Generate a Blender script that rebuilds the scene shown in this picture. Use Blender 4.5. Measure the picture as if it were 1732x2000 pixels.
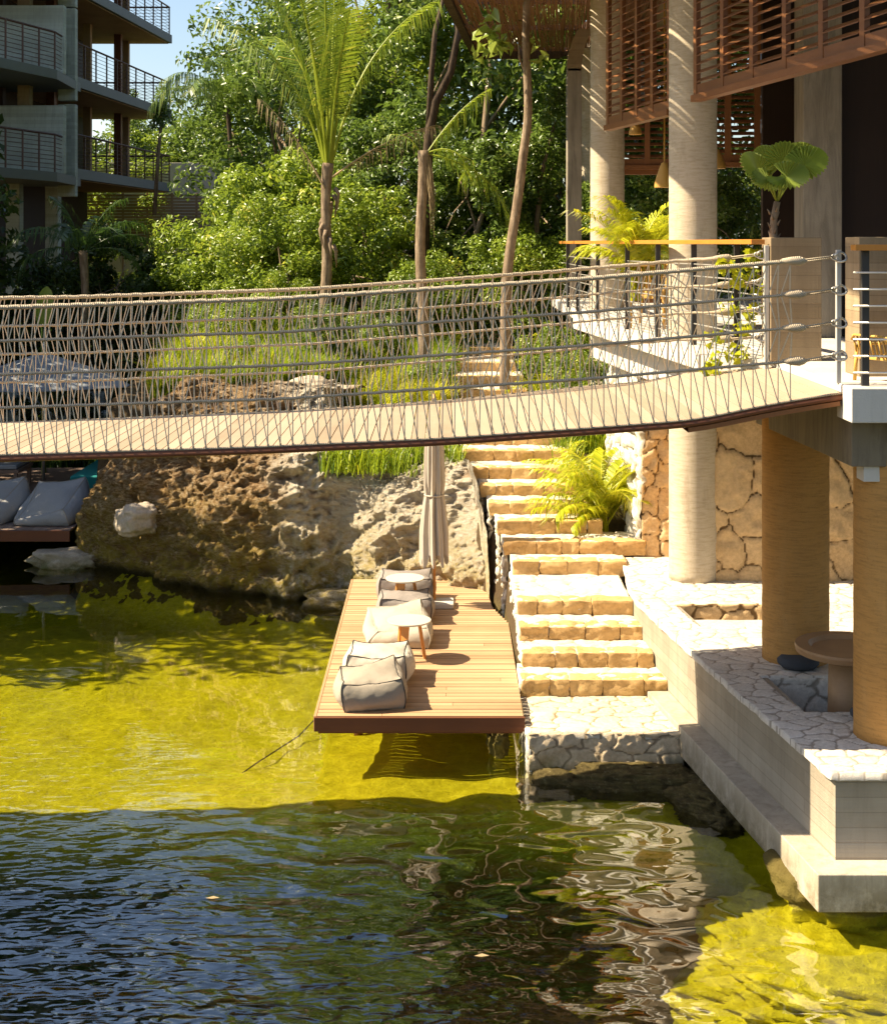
import bpy, math, random
import numpy as np
from math import radians, sin, cos, pi
from mathutils import Vector, Matrix

for o in list(bpy.data.objects): bpy.data.objects.remove(o, do_unlink=True)
S = bpy.context.scene
COL = S.collection
RNG = np.random.default_rng(7)
random.seed(7)

# ------------------------------------------------------------------ camera, sky, sun, exposure
E = 4.9                 # eye above the water (water surface = 0)
FPX = 2800.0            # focal length in photo pixels
cam = bpy.data.cameras.new('camera'); camo = bpy.data.objects.new('camera', cam); COL.objects.link(camo)
cam.sensor_width = 36; cam.lens = FPX/2000*36
cam.shift_y = -(1000-475)/2000
camo.location = (0, 0, E); camo.rotation_euler = (radians(90), 0, 0)
cam.clip_end = 2000; cam.clip_start = 0.1
S.camera = camo
SUN_EL = radians(45)
w = bpy.data.worlds.new('World'); S.world = w; w.use_nodes = True
nt = w.node_tree; nt.nodes.clear()
sky = nt.nodes.new('ShaderNodeTexSky'); sky.sky_type = 'NISHITA'; sky.sun_disc = False
sky.sun_elevation = SUN_EL; sky.sun_rotation = radians(-90); sky.air_density = 1.0; sky.dust_density = 1.2; sky.ozone_density = .6
geo = nt.nodes.new('ShaderNodeTexCoord'); nz = nt.nodes.new('ShaderNodeTexNoise'); nz.inputs['Scale'].default_value = 3.2; nz.inputs['Detail'].default_value = 7; nz.inputs['Roughness'].default_value = .55
mp = nt.nodes.new('ShaderNodeMapping'); mp.inputs['Scale'].default_value = (1, 1, 2.4)
cr = nt.nodes.new('ShaderNodeValToRGB'); cr.color_ramp.elements[0].position = .56; cr.color_ramp.elements[1].position = .78
mx = nt.nodes.new('ShaderNodeMix'); mx.data_type = 'RGBA'
bg = nt.nodes.new('ShaderNodeBackground'); bg.inputs['Strength'].default_value = .07
out = nt.nodes.new('ShaderNodeOutputWorld')
L = nt.links.new
L(geo.outputs['Generated'], mp.inputs['Vector']); L(mp.outputs[0], nz.inputs['Vector']); L(nz.outputs['Fac'], cr.inputs['Fac'])
L(cr.outputs['Color'], mx.inputs['Factor']); L(sky.outputs[0], mx.inputs['A']); mx.inputs['B'].default_value = (9, 9, 9.5, 1)
L(mx.outputs['Result'], bg.inputs['Color']); L(bg.outputs[0], out.inputs['Surface'])
sl = bpy.data.lights.new('sun', 'SUN'); sl.energy = 5.0; sl.angle = radians(.5); sl.color = (1, .85, .61)
so = bpy.data.objects.new('sun', sl); COL.objects.link(so)
# light travels towards +X, straight down at 45 degrees, no Y component
so.rotation_euler = Vector((-cos(SUN_EL), 0.0, sin(SUN_EL))).to_track_quat('Z', 'Y').to_euler()
S.view_settings.view_transform = 'Standard'; S.view_settings.look = 'None'; S.view_settings.exposure = 1.44; S.view_settings.gamma = 1
try:
    S.cycles.max_bounces = 8; S.cycles.diffuse_bounces = 3; S.cycles.glossy_bounces = 3; S.cycles.transparent_max_bounces = 12
    S.cycles.transmission_bounces = 3; S.cycles.use_denoising = True; S.cycles.caustics_reflective = False
    S.cycles.sample_clamp_indirect = 6
except Exception: pass

# ------------------------------------------------------------------ numpy noise
def _hash(ix, iy, iz, s):
    h = (ix*374761393 + iy*668265263 + iz*2147483647 + s*974634777) & 0xffffffff
    h = ((h ^ (h >> 13))*1274126177) & 0xffffffff
    h = h ^ (h >> 16)
    return (h & 0xffffff)/float(0xffffff)
def vnoise(p, s=0):
    p = np.asarray(p, float); i = np.floor(p).astype(np.int64); f = p-i; f = f*f*(3-2*f)
    r = 0
    for dx in (0, 1):
        for dy in (0, 1):
            for dz in (0, 1):
                wt = (f[..., 0] if dx else 1-f[..., 0])*(f[..., 1] if dy else 1-f[..., 1])*(f[..., 2] if dz else 1-f[..., 2])
                r = r+wt*_hash(i[..., 0]+dx, i[..., 1]+dy, i[..., 2]+dz, s)
    return r*2-1
def fbm(p, o=4, s=0, g=.5):
    p = np.asarray(p, float); a = 1; r = 0
    for k in range(o):
        r = r+a*vnoise(p*(2.03**k), s+k*17); a *= g
    return r
def sstep(a, b, x):
    t = np.clip((x-a)/(b-a), 0, 1); return t*t*(3-2*t)
def P3(x, y, z=0*1.0):
    x, y, z = np.broadcast_arrays(x, y, z); return np.stack([x, y, z], -1).astype(float)

# ------------------------------------------------------------------ object helpers
def tag(o, label=None, cat=None, group=None, kind=None):
    if label: o['label'] = label
    if cat: o['category'] = cat
    if group: o['group'] = group
    if kind: o['kind'] = kind
    return o
def thing(name, label, cat, loc=(0, 0, 0), group=None):
    o = bpy.data.objects.new(name, None); COL.objects.link(o); o.location = loc; o.empty_display_size = .2
    return tag(o, label, cat, group)
def root_loc(p):
    v = Vector((0, 0, 0))
    while p is not None: v += Vector(p.location); p = p.parent
    return v
def mesh(name, V, F, mat, parent=None, base=None, smooth=False, attrs=None, mi=None):
    """V in world coordinates; the object's origin is its parent's (or base)."""
    V = np.asarray(V, float).reshape(-1, 3)
    off = root_loc(parent) if parent is not None else Vector(base or (0, 0, 0))
    V = V-np.array(off[:])
    me = bpy.data.meshes.new(name)
    if isinstance(F, np.ndarray):
        n, k = F.shape
        me.vertices.add(len(V)); me.vertices.foreach_set('co', V.ravel())
        me.loops.add(n*k); me.loops.foreach_set('vertex_index', F.ravel().astype(np.int32))
        me.polygons.add(n); me.polygons.foreach_set('loop_start', np.arange(0, n*k, k, dtype=np.int32))
        me.polygons.foreach_set('loop_total', np.full(n, k, dtype=np.int32))
        me.update(calc_edges=True)
    else:
        me.from_pydata(V.tolist(), [], F); me.update()
    for m in (mat if isinstance(mat, (list, tuple)) else [mat]): me.materials.append(m)
    if mi is not None: me.polygons.foreach_set('material_index', np.asarray(mi, dtype=np.int32))
    if smooth: me.polygons.foreach_set('use_smooth', np.ones(len(me.polygons), dtype=bool))
    for k, a in (attrs or {}).items():
        at = me.attributes.new(k, 'FLOAT', 'POINT'); at.data.foreach_set('value', np.asarray(a, dtype=np.float32))
    me.update()
    o = bpy.data.objects.new(name, me); COL.objects.link(o)
    if parent is not None: o.parent = parent
    else: o.location = off
    return o
class MB:
    def __init__(s): s.V = []; s.F = []; s.M = []; s.A = []; s.n = 0; s.a = 0.0
    def add(s, V, F, m=0):
        V = np.asarray(V, float).reshape(-1, 3); s.V.append(V)
        F = F.tolist() if isinstance(F, np.ndarray) else F
        s.F += [[i+s.n for i in f] for f in F]; s.M += [m]*len(F); s.A.append(np.full(len(V), s.a)); s.n += len(V); return s
    def box(s, x0, x1, y0, y1, z0, z1, m=0, M=None):
        V = [(x, y, z) for x in (x0, x1) for y in (y0, y1) for z in (z0, z1)]
        if M is not None: V = [tuple(M @ Vector(v)) for v in V]
        return s.add(V, [[0, 1, 3, 2], [4, 6, 7, 5], [0, 4, 5, 1], [2, 3, 7, 6], [0, 2, 6, 4], [1, 5, 7, 3]], m)
    def prism(s, poly, z0, z1, m=0):
        n = len(poly); a = sum(poly[i][0]*poly[(i+1) % n][1]-poly[(i+1) % n][0]*poly[i][1] for i in range(n))
        if a < 0: poly = poly[::-1]
        V = [(x, y, z0) for x, y in poly]+[(x, y, z1) for x, y in poly]
        return s.add(V, [list(range(n))[::-1], list(range(n, 2*n))]+[[i, (i+1) % n, n+(i+1) % n, n+i] for i in range(n)], m)
    def tube(s, pts, r, k=6, m=0, cap=True):
        pts = [Vector(p) for p in pts]; n = len(pts); rs = r if hasattr(r, '__len__') else [r]*n
        V = []; prev = None
        for i, p in enumerate(pts):
            t = (pts[min(i+1, n-1)]-pts[max(i-1, 0)])
            t = t.normalized() if t.length > 1e-9 else Vector((0, 0, 1))
            if prev is None:
                up = Vector((0, 0, 1)) if abs(t.z) < .9 else Vector((1, 0, 0)); u = t.cross(up).normalized()
            else:
                u = (prev-t*prev.dot(t)); u = u.normalized() if u.length > 1e-6 else t.orthogonal().normalized()
            prev = u; v = t.cross(u)
            for j in range(k):
                a = 2*pi*j/k; V.append(p+(u*cos(a)+v*sin(a))*rs[i])
        F = [[i*k+j, i*k+(j+1) % k, (i+1)*k+(j+1) % k, (i+1)*k+j] for i in range(n-1) for j in range(k)]
        if cap: F += [list(range(k))[::-1], list(range((n-1)*k, n*k))]
        return s.add([tuple(v) for v in V], F, m)
    def lathe(s, cx, cy, prof, k=32, m=0):
        V = [(cx+r*cos(2*pi*j/k), cy+r*sin(2*pi*j/k), z) for r, z in prof for j in range(k)]
        n = len(prof)
        F = [[i*k+j, i*k+(j+1) % k, (i+1)*k+(j+1) % k, (i+1)*k+j] for i in range(n-1) for j in range(k)]
        F += [list(range(k))[::-1], list(range((n-1)*k, n*k))]
        return s.add(V, F, m)
    def build(s, name, mat, parent=None, base=None, smooth=False, attr=False):
        return mesh(name, np.concatenate(s.V), s.F, mat, parent, base, smooth, {'rnd': np.concatenate(s.A)} if attr else None, s.M)
def bevel(o, wd=.006, seg=2):
    b = o.modifiers.new('bevel', 'BEVEL'); b.width = wd; b.segments = seg; b.limit_method = 'ANGLE'; b.angle_limit = radians(40); return o
def copy_tree(o, parent=None):
    c = o.copy(); COL.objects.link(c)
    if parent is not None: c.parent = parent
    for ch in list(o.children): copy_tree(ch, c)
    return c
def stone(mb, c, s, r=.03, n=7, amp=.008, m=0, seed=0, freq=9):
    """rounded rough block"""
    c = np.array(c, float); h = np.array(s, float)/2
    for ax in range(3):
        for sg in (-1, 1):
            u = np.linspace(-1, 1, n); A, B = np.meshgrid(u, u, indexing='ij')
            p = np.zeros((n, n, 3)); o = [i for i in range(3) if i != ax]
            p[..., ax] = sg; p[..., o[0]] = A; p[..., o[1]] = B
            p = p*h; rr = min(r, h.min()*.95); q = np.clip(p, -(h-rr), h-rr); d = p-q
            ln = np.linalg.norm(d, axis=-1, keepdims=True); d = d/np.maximum(ln, 1e-9)
            wv = q+d*rr+c
            nn = fbm(wv*freq+seed*3.1, 3, seed)
            wv = wv+d*(nn*amp)[..., None]
            V = wv.reshape(-1, 3)
            flip = (sg > 0) ^ (ax == 1)
            F = []
            for i in range(n-1):
                for j in range(n-1):
                    f = [i*n+j, (i+1)*n+j, (i+1)*n+j+1, i*n+j+1]
                    F.append(f if flip else f[::-1])
            mb.add(V, F, m)
def inpoly(x, y, poly):
    r = np.zeros(x.shape, bool); n = len(poly)
    for i in range(n):
        x1, y1 = poly[i]; x2, y2 = poly[(i+1) % n]
        if y1 == y2: continue
        c = ((y1 > y) != (y2 > y)) & (x < (x2-x1)*(y-y1)/(y2-y1)+x1); r ^= c
    return r
def relief(name, O, U, V, N, W, H, res, cell, depth, mat, parent=None, base=None, edge=.018, rough=.006, seed=0, poly=None, warp=.25, skirt=.05, offs=.012, holes=(), shape=None, jit=.42):
    """sheet of fitted stones: real relief from a cellular pattern. O origin, U,V unit axes, N normal"""
    O, U, V, N = [np.array(a, float) for a in (O, U, V, N)]
    nu = int(W/res)+1; nv = int(H/res)+1
    a, b = np.meshgrid(np.linspace(0, W, nu), np.linspace(0, H, nv), indexing='ij')
    cu, cv = cell
    wa = a+warp*cu*.5*fbm(P3(a/cu*1.3, b/cv*1.3, 3.0+seed), 2, seed)+.02*fbm(P3(a*14, b*14, seed*1.0), 2, seed+5)*min(cu, .3)/.3
    wb = b+warp*cv*.5*fbm(P3(a/cu*1.3, b/cv*1.3, 9.0+seed), 2, seed+3)+.02*fbm(P3(a*14, b*14, 7.0+seed), 2, seed+8)*min(cu, .3)/.3
    gi = np.floor(wa/cu).astype(int); gj = np.floor(wb/cv).astype(int)
    F1 = np.full(a.shape, 9e9); F2 = F1.copy(); ID = np.zeros(a.shape); 
    for di in range(-2, 3):
        for dj in range(-2, 3):
            I = gi+di; J = gj+dj
            sx = (I+.5+jit*2*(_hash(I, J, I*0, seed)-.5)+.5*(J & 1))*cu; sy = (J+.5+jit*2*(_hash(I, J, I*0+1, seed)-.5))*cv
            d = np.hypot((wa-sx)/cu, (wb-sy)/cv)*min(cu, cv)
            idv = _hash(I, J, I*0+2, seed)
            nf = d < F1
            F2 = np.where(nf, F1, np.minimum(F2, d)); ID = np.where(nf, idv, ID); F1 = np.where(nf, d, F1)
    e = (F2-F1)/2
    k = sstep(0, edge, e)
    h = depth*k+k*(ID-.5)*offs*2+rough*fbm(P3(a*9, b*9, seed*2.0), 4, seed+11)+depth*.3*sstep(0, edge*4, e)
    p = O+a[..., None]*U+b[..., None]*V
    if shape is not None: p = shape(p, a, b)
    p = p+h[..., None]*N
    idx = np.arange(nu*nv).reshape(nu, nv)
    Fq = np.stack([idx[:-1, :-1], idx[1:, :-1], idx[1:, 1:], idx[:-1, 1:]], -1)
    if np.dot(np.cross(U, V), N) < 0: Fq = Fq[..., ::-1]
    keep = np.ones((nu-1, nv-1), bool)
    if poly is not None or holes:
        q = (O+a[..., None]*U+b[..., None]*V); c = (q[:-1, :-1]+q[1:, 1:])/2
        # polygons are given in world (x,y) for horizontal sheets
        if poly is not None: keep &= inpoly(c[..., 0], c[..., 1], poly)
        for hp in holes: keep &= ~inpoly(c[..., 0], c[..., 1], hp)
    Fk = Fq[keep]
    # skirts along boundary edges
    ed = {}
    Vv = p.reshape(-1, 3)
    E1 = np.concatenate([Fk[:, [0, 1]], Fk[:, [1, 2]], Fk[:, [2, 3]], Fk[:, [3, 0]]])
    key = E1[:, 0].astype(np.int64)*(nu*nv)+E1[:, 1]; rk = E1[:, 1].astype(np.int64)*(nu*nv)+E1[:, 0]
    bd = E1[~np.isin(key, rk)]
    n0 = len(Vv); lo = Vv-N*skirt
    bi = np.unique(bd); mp_ = -np.ones(n0, int); mp_[bi] = n0+np.arange(len(bi))
    Vall = np.concatenate([Vv, lo[bi]])
    Sk = np.stack([bd[:, 1], bd[:, 0], mp_[bd[:, 0]], mp_[bd[:, 1]]], -1)
    FF = np.concatenate([Fk, Sk])
    used = np.unique(FF); rm = -np.ones(len(Vall), int); rm[used] = np.arange(len(used))
    A1 = np.concatenate([ID.ravel(), ID.ravel()[bi]])[used]; A2 = np.concatenate([k.ravel(), k.ravel()[bi]])[used]
    return mesh(name, Vall[used], rm[FF], mat, parent, base, True, {'rnd': A1, 'joint': A2})

# ------------------------------------------------------------------ materials
class G:
    def __init__(s, name):
        s.m = bpy.data.materials.new(name); s.m.use_nodes = True; s.t = s.m.node_tree; s.t.nodes.clear()
        s.out = s.n('ShaderNodeOutputMaterial')
    def n(s, t, **kw):
        nd = s.t.nodes.new(t)
        for k, v in kw.items(): setattr(nd, k, v)
        return nd
    def l(s, a, b): s.t.links.new(a, b)
    def set(s, sock, v):
        if hasattr(v, 'is_linked') or isinstance(v, bpy.types.NodeSocket): s.l(v, sock)
        else: sock.default_value = v
    def coord(s, sc=(1, 1, 1), rot=(0, 0, 0), kind='Object'):
        c = s.n('ShaderNodeTexCoord'); m = s.n('ShaderNodeMapping'); m.inputs['Scale'].default_value = sc; m.inputs['Rotation'].default_value = rot
        s.l(c.outputs[kind], m.inputs['Vector']); return m.outputs[0]
    def noise(s, v, sc, det=4, rough=.55, dist=0):
        n = s.n('ShaderNodeTexNoise'); s.l(v, n.inputs['Vector']); n.inputs['Scale'].default_value = sc; n.inputs['Detail'].default_value = det
        n.inputs['Roughness'].default_value = rough; n.inputs['Distortion'].default_value = dist; return n.outputs['Fac']
    def ramp(s, f, *st, interp='LINEAR'):
        r = s.n('ShaderNodeValToRGB'); r.color_ramp.interpolation = interp; e = r.color_ramp.elements
        while len(e) < len(st): e.new(.5)
        for i, (p, c) in enumerate(st):
            e[i].position = p; e[i].color = (c if hasattr(c, '__len__') else (c, c, c))[:3]+(1,) if hasattr(c, '__len__') else (c, c, c, 1)
        s.l(f, r.inputs['Fac']); return r.outputs['Color']
    def mix(s, f, a, b, bt='MIX'):
        m = s.n('ShaderNodeMix', data_type='RGBA', blend_type=bt); s.set(m.inputs['Factor'], f)
        for sk, v in ((m.inputs['A'], a), (m.inputs['B'], b)):
            if isinstance(v, tuple): sk.default_value = v[:3]+(1,)
            else: s.l(v, sk)
        return m.outputs['Result']
    def math(s, op, a, b=0.0):
        m = s.n('ShaderNodeMath', operation=op); s.set(m.inputs[0], a); s.set(m.inputs[1], b); return m.outputs[0]
    def attr(s, n):
        a = s.n('ShaderNodeAttribute'); a.attribute_name = n; return a.outputs['Fac']
    def bump(s, h, st=.5, d=.01, nrm=None):
        b = s.n('ShaderNodeBump'); b.inputs['Strength'].default_value = st; b.inputs['Distance'].default_value = d; s.l(h, b.inputs['Height'])
        if nrm is not None: s.l(nrm, b.inputs['Normal'])
        return b.outputs[0]
    def pr(s, col, rough=.8, nrm=None, spec=.3, metal=0, trans=None):
        p = s.n('ShaderNodeBsdfPrincipled')
        if isinstance(col, tuple): p.inputs['Base Color'].default_value = col[:3]+(1,)
        else: s.l(col, p.inputs['Base Color'])
        s.set(p.inputs['Roughness'], rough); p.inputs['Metallic'].default_value = metal
        p.inputs['Specular IOR Level'].default_value = spec
        if nrm is not None: s.l(nrm, p.inputs['Normal'])
        sh = p.outputs[0]
        s.l(sh, s.out.inputs['Surface']); s.p = p; return s.m

def m_stone(name, c1, c2, mortar, moss=None, big=1.5, bumpd=.012, mossz=None, fine=30):
    g = G(name); v = g.coord()
    n1 = g.noise(v, big, 6, .6); n2 = g.noise(v, fine, 5, .7)
    c = g.mix(g.attr('rnd'), c1, c2)
    c = g.mix(g.ramp(n1, (.35, 0.), (.7, 1.)), c, tuple(x*.72 for x in c1))
    c = g.mix(g.ramp(n2, (.3, 0.), (.62, .55)), c, tuple(min(x*1.25, .85) for x in c2))
    c = g.mix(g.ramp(g.attr('joint'), (.25, 0.), (.75, 1.)), mortar, c)
    if moss:
        gm = g.n('ShaderNodeNewGeometry'); sx = g.n('ShaderNodeSeparateXYZ'); g.l(gm.outputs['Position'], sx.inputs[0])
        mz = g.n('ShaderNodeMapRange'); g.l(sx.outputs['Z'], mz.inputs['Value']); mz.inputs['From Min'].default_value = mossz; mz.inputs['From Max'].default_value = 0.0
        f = g.math('MULTIPLY', mz.outputs[0], g.ramp(g.noise(v, 5, 5, .7), (.3, 0.), (.6, 1.)))
        c = g.mix(f, c, moss)
    return g.pr(c, .9, g.bump(g.math('ADD', n2, g.noise(v, 90, 4, .8)), .55, bumpd), .15)
M = {}
M['tread'] = m_stone('cream stone tread', (.58, .50, .38), (.68, .61, .50), (.44, .35, .24), bumpd=.01)
M['flag'] = m_stone('white flagstone', (.52, .46, .38), (.66, .60, .52), (.34, .29, .23), bumpd=.008)
M['landing'] = m_stone('landing flagstone', (.52, .43, .30), (.66, .58, .46), (.34, .24, .13), bumpd=.01)
M['riser'] = m_stone('shade tinted riser stone', (.50, .29, .10), (.64, .43, .20), (.36, .24, .12), (.20, .14, .02), 3, .02, .62, 22)  # warm shade of the risers put into the stone colour; moss low down
M['whitestone'] = m_stone('pale rubble stone', (.60, .54, .43), (.70, .65, .56), (.3, .24, .16), bumpd=.02)
M['rubble'] = m_stone('tan fitted wall stone', (.54, .35, .17), (.66, .48, .27), (.18, .11, .05), bumpd=.025, big=2.2)
M['basewall'] = m_stone('mossy landing wall stone', (.56, .42, .26), (.68, .54, .37), (.34, .25, .16), (.10, .10, .02), 2, .02, .22)

def m_concrete(name, c1, c2, board=.0, rough=.8, ax='z', streak=.4, mossz=None):
    g = G(name); v = g.coord(); n1 = g.noise(v, 1.3, 6, .6); n2 = g.noise(g.coord((7, 7, .8), (.02, .03, .7)), 1.2, 5, .7, .6); n3 = g.noise(v, 60, 3, .7)
    c = g.mix(g.ramp(n1, (.3, 0.), (.7, 1.)), c1, c2)
    c = g.mix(g.math('MULTIPLY', g.ramp(n2, (.45, 0.), (.7, 1.)), streak), c, tuple(x*.55 for x in c1))
    h = n3
    if board:
        br = g.n('ShaderNodeTexBrick'); g.l(g.coord((1, 1, 1), (radians(90), 0, 0) if ax == 'y' else (radians(90), 0, radians(90))), br.inputs['Vector'])
        # boards run horizontally: use world-aligned height for courses
        cc = g.n('ShaderNodeTexCoord'); sp = g.n('ShaderNodeSeparateXYZ'); g.l(cc.outputs['Object'], sp.inputs[0]); cb = g.n('ShaderNodeCombineXYZ')
        g.l(g.math('ADD', sp.outputs['X'], sp.outputs['Y']), cb.inputs[0]); g.l(sp.outputs['Z'], cb.inputs[1])
        g.l(cb.outputs[0], br.inputs['Vector'])
        br.inputs['Scale'].default_value = 1; br.inputs['Brick Width'].default_value = 2.3; br.inputs['Row Height'].default_value = board
        br.inputs['Mortar Size'].default_value = .004; br.inputs['Mortar Smooth'].default_value = .3
        br.inputs['Color1'].default_value = (.68, .66, .62, 1); br.inputs['Color2'].default_value = (1, 1, 1, 1); br.inputs['Mortar'].default_value = (.6, .56, .52, 1)
        c = g.mix(.72, c, br.outputs['Color'], 'MULTIPLY')
        gr = g.noise(g.coord((1.2, 1.2, 40)), 1.5, 4, .6)
        c = g.mix(g.math('MULTIPLY', gr, .35), c, tuple(x*.6 for x in c1))
        h = g.math('ADD', g.math('MULTIPLY', br.outputs['Fac'], -1.5), g.math('ADD', gr, n3))
    if mossz:
        gm = g.n('ShaderNodeNewGeometry'); sx = g.n('ShaderNodeSeparateXYZ'); g.l(gm.outputs['Position'], sx.inputs[0])
        mz = g.n('ShaderNodeMapRange'); g.l(sx.outputs['Z'], mz.inputs['Value']); mz.inputs['From Min'].default_value = mossz; mz.inputs['From Max'].default_value = .1
        c = g.mix(g.math('MULTIPLY', mz.outputs[0], g.ramp(g.noise(v, 4, 7, .75), (.34, 0.), (.56, 1.))), c, (.13, .10, .045))
    return g.pr(c, rough, g.bump(h, .5, .006), .25)
M['conc'] = m_concrete('board formed concrete', (.30, .22, .13), (.42, .32, .20), .13)
M['concgrey'] = m_concrete('board formed dark concrete', (.40, .45, .42), (.54, .60, .56), .1)
M['concsm'] = m_concrete('smooth pale concrete', (.52, .48, .42), (.62, .58, .52), 0, streak=.2)
M['ledge'] = m_concrete('weathered concrete ledge', (.42, .355, .27), (.55, .48, .38), 0, streak=.6, mossz=.5)
M['parapet'] = m_concrete('parapet concrete', (.34, .29, .22), (.48, .42, .33), .11, streak=.3)
M['beam'] = m_concrete('stained dark concrete beam', (.16, .13, .09), (.24, .20, .14), 0, streak=.8)
def m_column():
    g = G('lime plastered column'); v = g.coord(); n1 = g.noise(v, 2, 5); n2 = g.noise(g.coord((3, 3, 22)), 2, 4, .7)
    c = g.mix(n1, (.46, .38, .27), (.60, .52, .40)); c = g.mix(g.ramp(n2, (.45, 0.), (.7, .6)), c, (.34, .26, .16)); n4 = g.noise(g.coord((2, 2, .5)), 3, 4, .7); c = g.mix(g.ramp(n4, (.55, 0.), (.72, .4)), c, (.30, .23, .15))
    return g.pr(c, .85, g.bump(g.math('ADD', n2, g.noise(v, 70, 3, .8)), .6, .007), .15)
M['column'] = m_column()
M['darkcolumn'] = m_concrete('dark plaster pillar', (.25, .21, .16), (.36, .31, .24), 0, streak=.7)
def m_darkcol():
    g = G('ochre plastered column'); v = g.coord(); n1 = g.noise(v, 2, 5); n2 = g.noise(g.coord((3, 3, 30)), 2, 4, .7)
    c = g.mix(n1, (.46, .23, .065), (.55, .30, .095)); c = g.mix(g.ramp(n2, (.45, 0.), (.7, .6)), c, (.26, .14, .05)); n4 = g.noise(g.coord((2, 2, .6)), 3, 5, .7); c = g.mix(g.ramp(n4, (.5, 0.), (.7, .4)), c, (.50, .29, .11)); n6 = g.noise(v, 45, 6, .85); c = g.mix(g.ramp(n6, (.55, 0.), (.68, .5)), c, (.20, .11, .04))
    return g.pr(c, .85, g.bump(g.math('ADD', n2, g.noise(v, 90, 3, .8)), .7, .007), .15)
M['ochrecol'] = m_darkcol()

def m_wood(name, c1, c2, ax=0, rough=.6, per=.0, spec=.3):
    g = G(name); sc = [30, 30, 30]; sc[ax] = 1.2; v = g.coord(tuple(sc)); n = g.noise(v, 1.0, 5, .65, .3); n2 = g.noise(g.coord(), 1.2, 4, .6)
    c = g.mix(n, c1, c2); c = g.mix(g.ramp(n2, (.35, 0.), (.7, .5)), c, tuple(x*.7 for x in c1))
    c = g.mix(g.math('MULTIPLY', g.attr('rnd'), .6), c, tuple(min(1, x*1.1+.02) for x in c2))
    return g.pr(c, rough, g.bump(n, .4, .004), spec)
M['deck'] = m_wood('sun bleached deck boards', (.37, .205, .10), (.51, .33, .18), 0, .65)
M['bridgewood'] = m_wood('pale bridge planks', (.29, .215, .14), (.40, .31, .22), 1, .75)
M['fascia'] = m_wood('red brown fascia wood', (.13, .045, .02), (.20, .07, .03), 0, .5)
M['redwood'] = m_wood('oiled red wood', (.20, .075, .025), (.30, .12, .04), 1, .45)
M['handrail'] = m_wood('orange hardwood handrail', (.50, .19, .03), (.62, .26, .05), 1, .4)
M['tableleg'] = m_wood('orange teak', (.55, .22, .05), (.68, .32, .09), 2, .45)
M['darkdeck'] = m_wood('weathered grey brown deck', (.16, .105, .08), (.24, .17, .13), 1, .7)
M['louvre'] = m_wood('dark red louvre wood', (.20, .078, .026), (.30, .13, .048), 1, .45)
M['reed'] = m_wood('dry reed', (.11, .045, .018), (.24, .11, .05), 1, .8)
M['slabwood'] = m_wood('carved brown wood', (.30, .17, .08), (.40, .24, .12), 0, .5)
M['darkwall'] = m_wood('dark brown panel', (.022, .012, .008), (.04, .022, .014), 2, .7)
def plain(name, c, rough=.6, metal=0, spec=.4, bs=60, bd=.002, var=.25):
    g = G(name); v = g.coord(); n = g.noise(v, bs, 3, .6); n1 = g.noise(v, 3, 4, .6)
    return g.pr(g.mix(g.math('MULTIPLY', n1, var*2), c, tuple(x*.6 for x in c)), rough, g.bump(n, .5, bd), spec, metal)
M['steel'] = plain('dark painted steel', (.035, .032, .03), .5)
M['cable'] = plain('galvanised cable', (.55, .52, .46), .4, .6)
M['postpaint'] = plain('pale steel post', (.55, .52, .46), .5)
M['bldsteel'] = plain('dark grey steel', (.11, .13, .125), .6)
M['rustrail'] = plain('brown railing steel', (.10, .05, .03), .6)
M['soffit'] = m_wood('timber soffit', (.30, .19, .10), (.42, .28, .16), 1, .8)
M['teal'] = plain('teal upholstery', (.01, .22, .20), .8, bs=150)
M['greycloth'] = plain('grey outdoor fabric', (.26, .28, .31), .9, bs=150)
M['blackseam'] = plain('dark piping', (.05, .045, .04), .8)
M['taupe'] = plain('taupe canvas', (.50, .43, .35), .9, bs=180, bd=.002)
M['terrastone'] = plain('pale stone base', (.6, .56, .5), .8, bs=40)
M['tabletop'] = plain('matt white table top', (.60, .55, .46), .45, bs=200)
M['wicker'] = plain('yellow wicker', (.55, .30, .06), .6, bs=120, bd=.01)
M['yellowwood'] = m_wood('yellow teak', (.55, .32, .07), (.68, .42, .10), 2, .5)
def m_fabric(name, c, sc=160, stripes=False):
    g = G(name); v = g.coord(); wv = g.n('ShaderNodeTexWave'); g.l(g.coord((1, 1, 1), (0, 0, .3)), wv.inputs['Vector']); wv.inputs['Scale'].default_value = 60 if not stripes else 26
    wv.inputs['Distortion'].default_value = .6
    n = g.noise(v, sc, 3, .7); n1 = g.noise(v, 5, 3)
    c2 = g.mix(g.math('MULTIPLY', n1, .4), c, tuple(x*.75 for x in c)); c2 = g.mix(g.ramp(n, (.4, 0.), (.7, .45)), c2, tuple(x*.6 for x in c))
    if stripes: c2 = g.mix(g.math('MULTIPLY', wv.outputs['Fac'], .25), c2, tuple(x*.6 for x in c))
    h = g.math('ADD', g.math('MULTIPLY', wv.outputs['Fac'], .4), n)
    return g.pr(c2, .95, g.bump(g.math('ADD', h, g.math('MULTIPLY', g.noise(v, 9, 2), 3.0)), .6, .004), .1)
M['beige'] = m_fabric('light grey beige fabric', (.38, .33, .265))
M['cream'] = m_fabric('cream striped fabric', (.58, .52, .43), stripes=True)
M['greyfab'] = m_fabric('speckled taupe grey fabric', (.30, .26, .23), 70)
M['bagfab'] = m_fabric('pale linen fabric', (.46, .41, .33))
M['cushion'] = plain('charcoal knit', (.05, .055, .065), .95, bs=90, bd=.01)
M['coolbag'] = m_fabric('cool grey bag fabric', (.36, .36, .36), 90)
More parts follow.
